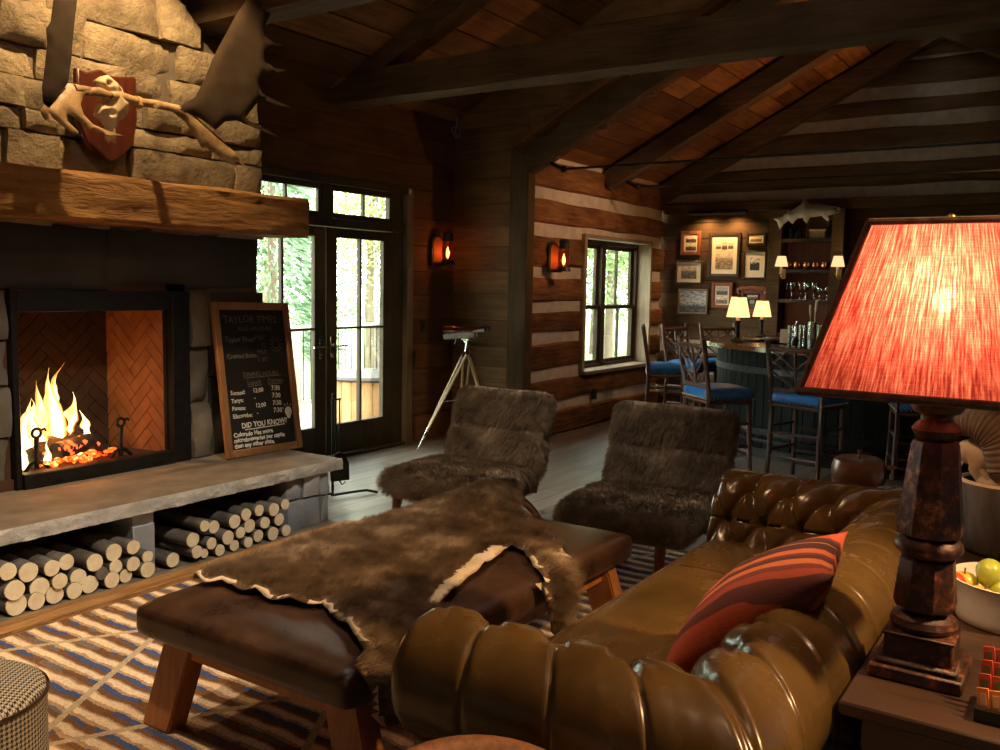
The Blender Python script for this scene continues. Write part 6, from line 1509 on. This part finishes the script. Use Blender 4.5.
# back-bar shelves
YL, YR_ = 3.20, 2.63
sh_ = thing('bar_shelves', 'tall dark back-bar shelving with three shelves of glasses and mugs', 'shelf', (BX, (YL+YR_)/2, .0))
bm = BM(); bx(bm, BX-.30, BX, YL, YL+.16, .0, 2.56, bev=.005); bx(bm, BX-.30, BX, YR_-.14, YR_, 0, 2.56, bev=.005); bx(bm, BX-.30, BX, YR_, YL, 2.47, 2.56, bev=.005); obj('upright_panels', bm, M['darkwall'], sh_)
bm = BM(); bx(bm, BX-.02, BX-.001, YR_, YL, .9, 2.47); obj('back_panel', bm, mat('red_stained_panel', (.13, .03, .016), (.22, .06, .03), .5, 4, st=(6, 6, .6)), sh_)
SZ = [2.215, 1.855, 1.50]
for z in SZ+[1.10]:
    bm = BM(); bx(bm, BX-.29, BX-.02, YR_, YL, z-.04, z, bev=.004); obj('shelf_board', bm, M['tablew'] if z != 1.10 else M['bartop'], sh_)
bm = BM(); bx(bm, BX-.37, BX-.305, 1.2, 3.34, .86, .92, bev=.006); bx(bm, BX-.36, BX-.305, 1.22, 3.32, 0, .86); bx(bm, BX-.31, BX-.0, 1.2, 2.48, 0, .92); solo('bar_sideboard', bm, M['tablew'], 'dark back counter below the bottle shelves', 'counter')
for i, f in enumerate((.12, .30, .50, .68, .86)):
    y = YL-(YL-YR_)*f; T_ = Matrix.Translation((BX-.20, y, SZ[1])); t = thing('copper_mug', 'copper mug on the middle bar shelf, %s from the left' % ORD[i], 'mug', (BX-.20, y, SZ[1]), 0, 'copper mugs on the bar shelf')
    bm = BM(); lathe(bm, [(0, 0), (.030, 0), (.042, .02), (.047, .05), (.042, .085), (.040, .085), (.044, .05), (.038, .02), (0, .008)], 18, T_); obj('cup', bm, M['copper'], t)
    bm = BM(); tube(bm, [(BX-.235, y-.01, SZ[1]+.075), (BX-.275, y-.015, SZ[1]+.065), (BX-.275, y-.015, SZ[1]+.03), (BX-.24, y-.01, SZ[1]+.02)], .006, 6); obj('handle', bm, M['brass'], t)
def goblet(x, y, z, label, h=.17, r=.036, g='clear wine glasses on the lowest bar shelf', nm='wine_glass'):
    bm = BM(); T_ = Matrix.Translation((x, y, z)); lathe(bm, [(0, .002), (.030, 0), (.030, .004), (.006, .010), (.005, h*.42), (r*.75, h*.55), (r, h*.72), (r*.86, h), (r*.83, h), (r*.95, h*.72), (r*.7, h*.56), (0, h*.46)], 16, T_); solo(nm, bm, M['glassw'], label, 'glass', g)
for i, f in enumerate((.10, .24, .38, .52, .66, .80, .92)): goblet(BX-.17-.06*(i % 2), YL-(YL-YR_)*f, SZ[2], 'clear stemmed wine glass on the lowest bar shelf, %s from the left' % ORD[i], .20 if i < 5 else .15)
def bottle(x, y, z, h, r, m, label, cat='bottle', nm='bottle', grp=None):
    bm = BM(); T_ = Matrix.Translation((x, y, z)); lathe(bm, [(0, 0), (r*.95, 0), (r, .01), (r, h*.55), (r*.8, h*.64), (r*.32, h*.74), (r*.30, h*.95), (r*.36, h*.96), (r*.36, h), (0, h)], 16, T_); return solo(nm, bm, m, label, cat, grp)
M['dkglass'] = mat('dark_bottle_glass', (.012, .015, .010), (.02, .025, .015), .08, 3); M['amb'] = mat('whisky_glass', (.16, .06, .012), (.24, .10, .02), .1, 3)
for i, (f, h, r, m, l) in enumerate(((.12, .22, .035, 'dkglass', 'tall dark bottle at the left end of the top bar shelf'), (.27, .16, .055, 'dkglass', 'squat dark decanter on the top bar shelf'), (.47, .20, .033, 'glassw', 'clear glass bottle in the middle of the top bar shelf'), (.92, .21, .036, 'dkglass', 'dark bottle at the right end of the top bar shelf'))): bottle(BX-.17, YL-(YL-YR_)*f, SZ[0], h, r, M[m], l, grp='bottles on the top bar shelf')
bm = BM(); y = YL-(YL-YR_)*.70; bx(bm, BX-.25, BX-.10, y-.09, y+.09, SZ[0], SZ[0]+.10, bev=.01); k_ = solo('wicker_basket', bm, mat('wicker', (.26, .15, .06), (.45, .28, .13), .8, 30, bump=.8), 'small tan wicker box on the top bar shelf', 'basket')
bm = BM(); bx(bm, BX-.255, BX-.095, y-.095, y+.095, SZ[0]+.085, SZ[0]+.11, bev=.006); obj('rim', bm, M['legwood'], k_)
# shelf sconces with small cream shades
for px, lab in ((781.5, 'small cream-shaded sconce on the left post of the bar shelves'), (838, 'small cream-shaded sconce on the right post of the bar shelves')):
    q = atx(px, 262, BX-.42); y = q.y; t = thing('shelf_sconce', lab, 'wall lamp', (BX-.30, y, 1.93), 0, 'sconces on the bar shelves'); T_ = Matrix.Translation((BX-.42, y, 1.93))
    bm = BM(); lathe(bm, [(.075, -.045), (.048, .075), (.045, .075), (.071, -.045)], 20, T_); obj('lamp_shade', bm, M.setdefault('creamglow', emit('cream_glowing_shade', (1, .66, .30), 1.25)), t)
    bm = BM(); lathe(bm, [(0, -.13), (.015, -.13), (.015, -.04), (0, -.03)], 12, T_); obj('candle_sleeve', bm, M['cream'], t)
    bm = BM(); tube(bm, smoothpath([(BX-.42, y, 1.80), (BX-.42, y, 1.77), (BX-.36, y, 1.75), (BX-.30, y, 1.79)], 4), .009, 8); box(bm, (BX-.305, y, 1.80), (.012, .05, .12), bev=.004); lathe(bm, [(0, -.135), (.024, -.135), (.024, -.128), (0, -.126)], 12, T_); obj('bracket', bm, M['brass'], t)
    point('shelf_sconce_light', (BX-.42, y, 1.95), 1.6, (1, .58, .25), .03)
# things on the bar top
def onbar(px, py): q = atz(px, py, BT); return q
q = onbar(784, 343); bm = BM(); box(bm, (q.x, q.y, BT+.07), (.012, .085, .14), (0, .12, .1), bev=.002); solo('menu_card', bm, M['cream'], 'cream menu card standing on the bar beside the glasses', 'card')
for i, (px, py, h, r, m, nm, l) in enumerate(((790, 346, .20, .032, 'glassw', 'tall_glass', 'tall clear glass first in the row right of the menu card'), (796, 342, .22, .034, 'steel', 'cocktail_shaker', 'steel cocktail shaker among the glasses on the bar'), (801, 347, .21, .034, 'glassw', 'tall_glass', 'tall clear glass just right of the steel shaker'), (811, 347, .24, .040, 'steel', 'metal_canister', 'polished metal canister holding the wooden spoons'), (819, 345, .20, .033, 'glassw', 'tall_glass', 'tall clear glass beside the canister of wooden spoons'), (826, 347, .10, .04, 'dkglass', 'dark_bowl', 'small dark bowl at the right end of the bar glasses'))):
    q = onbar(px, py); bm = BM(); T_ = Matrix.Translation((q.x, q.y, BT)); lathe(bm, [(0, 0), (r*.85, 0), (r, h), (r*.9, h), (r*.76, .01), (0, .01)] if m == 'glassw' or nm == 'metal_canister' else [(0, 0), (r*.9, 0), (r, h*.1), (r, h*.62), (r*.6, h*.82), (r*.35, h*.88), (r*.35, h), (0, h)], 18, T_); solo(nm, bm, M[m], l, 'glass' if m == 'glassw' else 'barware')
    if nm == 'metal_canister':
        for j, (dx, dy, hh) in enumerate(((.01, .012, .40), (-.008, -.015, .45))):
            bm = BM(); a = Vector((q.x+dx*.5, q.y+dy*.5, BT+.03)); b = Vector((q.x+dx*2, q.y+dy*2.5, BT+hh)); tube(bm, [a, a.lerp(b, .7), a.lerp(b, .8), b], [.006, .006, .016, .014], 8, flat=.5); solo('wooden_spoon', bm, M['legwood'], 'long wooden spoon in the metal canister, %s one' % ('shorter left' if j == 0 else 'taller right'), 'spoon')
q = onbar(750, 341); bm = BM(); bx(bm, q.x-.10, q.x+.1, q.y-.12, q.y+.12, BT, BT+.025, bev=.008); tb_ = solo('bar_tray', bm, M['dark'], 'low dark tray on the bar between the two candle lamps', 'tray')
bm = BM(); q = onbar(775, 342); tube(bm, smoothpath([(q.x+.1, q.y+.16, BT+.02), (q.x, q.y, BT+.035), (q.x-.05, q.y-.22, BT+.03)], 5), .02, 8, wob=.3); solo('driftwood_piece', bm, M['twig'], 'dark length of twisted branch lying on the bar by the menu card', 'branch')

# ------------------------------------------------------------------ outdoors
bm = BM(); r = random.Random(3); y = 5.90
while y < 9.2: bx(bm, -2, 15, y, y+.135, -.14, -.10+r.uniform(0, .004)); y += .142
struct('deck_ground', bm, M['deck'], 'sunlit pale wooden deck outside the french doors')
bm = BM(); bx(bm, -25, 60, 5.85, 70, -.4, -.3); struct('meadow_ground', bm, M['grass'], 'bright grassy ground outside')
rl = thing('deck_railing', 'weathered wooden deck railing with thin black balusters outside the doors', 'railing', (8.5, 8.6, -.1))
for x in (6.4, 8.16, 9.84, 11.6): bm = BM(); bx(bm, x-.07, x+.07, 8.53, 8.67, -.1, 1.02, bev=.006); obj('post', bm, M['greypost'], rl)
bm = BM(); bx(bm, 6.2, 13, 8.52, 8.68, .98, 1.03, bev=.005); bx(bm, 6.2, 13, 8.57, 8.63, -.0, .05); obj('rails', bm, M['greypost'], rl)
for k in range(46):
    x = 6.5+.13*k; bm = BM(); tube(bm, [(x, 8.6, .02), (x, 8.6, .99)], .008, 6); obj('baluster', bm, M['iron'], rl)
tu = thing('wooden_tub', 'round wooden tub with dark lid on the deck outside the door', 'tub', (8.45, 7.6, -.1)); T_ = Matrix.Translation((8.45, 7.6, -.1))
bm = BM()
for k in range(26):
    a = 2*pi*k/26; box(bm, (8.45+.52*cos(a), 7.6+.52*sin(a), .16), (.035, .122, .50), (0, 0, a), bev=.004)
obj('staves', bm, wood('tub_staves', (.30, .16, .07), (.52, .32, .15), 'z', 3, .7, .2, .3), tu)
bm = BM(); lathe(bm, [(0, .52), (.60, .52), (.62, .54), (.60, .57), (0, .60)], 36, T_); obj('lid', bm, M['dark'], tu)
def tree(x, y, h, w, kind, label, seed, n=900):
    t = thing('conifer_tree' if kind == 'c' else 'leafy_tree', label, 'tree', (x, y, -.3), 0, 'trees outside'); r = random.Random(seed)
    bm = BM(); tube(bm, [(x+.1*noise.noise(Vector((i*.7, seed, 0))), y, -.3+h*.95*i/8) for i in range(9)], lerpl([.11*h/5, .02], 9), 10, wob=.2); obj('trunk', bm, M['bark'], t)
    bm = BM()
    for _ in range(n):
        if kind == 'c':
            u = r.random()**.7; z = h*(.10+.9*(1-u)); R = w*u**.8*(.5+.5*r.random()); a = r.uniform(0, 2*pi); c = Vector((x+R*cos(a), y+R*sin(a), z-.12*R)); d = Vector((cos(a), sin(a), -.35)); L, wd = r.uniform(.10, .24), .028
        else:
            while True:
                q = Vector((r.uniform(-1, 1), r.uniform(-1, 1), r.uniform(-1, 1)))
                if .3 < q.length < 1: break
            k = .75+.35*noise.noise(q*2+Vector((seed, 0, 0))); c = Vector((x, y, h*.58))+Vector((q.x*w*k, q.y*w*k, q.z*h*.42*k)); d = Vector((r.gauss(0, 1), r.gauss(0, 1), r.gauss(0, .7))).normalized(); L, wd = r.uniform(.05, .13), .035
        s = d.cross(Vector((r.gauss(0, 1), r.gauss(0, 1), r.gauss(0, 1)))).normalized()*wd; nn = d.cross(s).normalized()*.02
        v = [bm.verts.new(p) for p in (c, c+d*L*.5+s+nn, c+d*L, c+d*L*.5-s+nn)]; bm.faces.new(v)
    obj('foliage', bm, M['needle'] if kind == 'c' else (M['leafy'] if kind == 'y' else M['leaf']), t, smooth=False)
TREES = [(11.2, 12.5, 6.5, 1.6, 'l', 'pale green leafy tree straight outside the left door leaf'), (13.7, 16.4, 8.5, 1.8, 'c', 'tall conifer outside between the two door leaves'), (15.2, 13.6, 6, 1.6, 'y', 'yellow-green bushy tree outside the right door leaf'), (9.6, 10.6, 5.0, 1.0, 'c', 'slim conifer close to the deck railing'), (13.2, 10.4, 2.4, .8, 'l', 'low leafy shrub outside beyond the deck corner'), (18.5, 15.5, 8, 2.2, 'c', 'big conifer farther off behind the yellow tree'), (18.2, 21.5, 10, 2.4, 'l', 'large leafy tree farthest off beyond the doors'),
         (16.3, 8.2, 5, 1.3, 'l', 'leafy tree close outside the bar window'), (19.2, 9.0, 6, 1.6, 'y', 'yellow-green tree outside the right half of the bar window'), (23, 12, 8, 2.3, 'c', 'tall conifer far outside the bar window'), (18.2, 7.6, 1.9, .9, 'l', 'low bright shrub under the bar window')]
for i, (x, y, h, w, k, l) in enumerate(TREES): tree(x, y, h, w, k, l, i+1, 5200 if h > 3 else 2600)
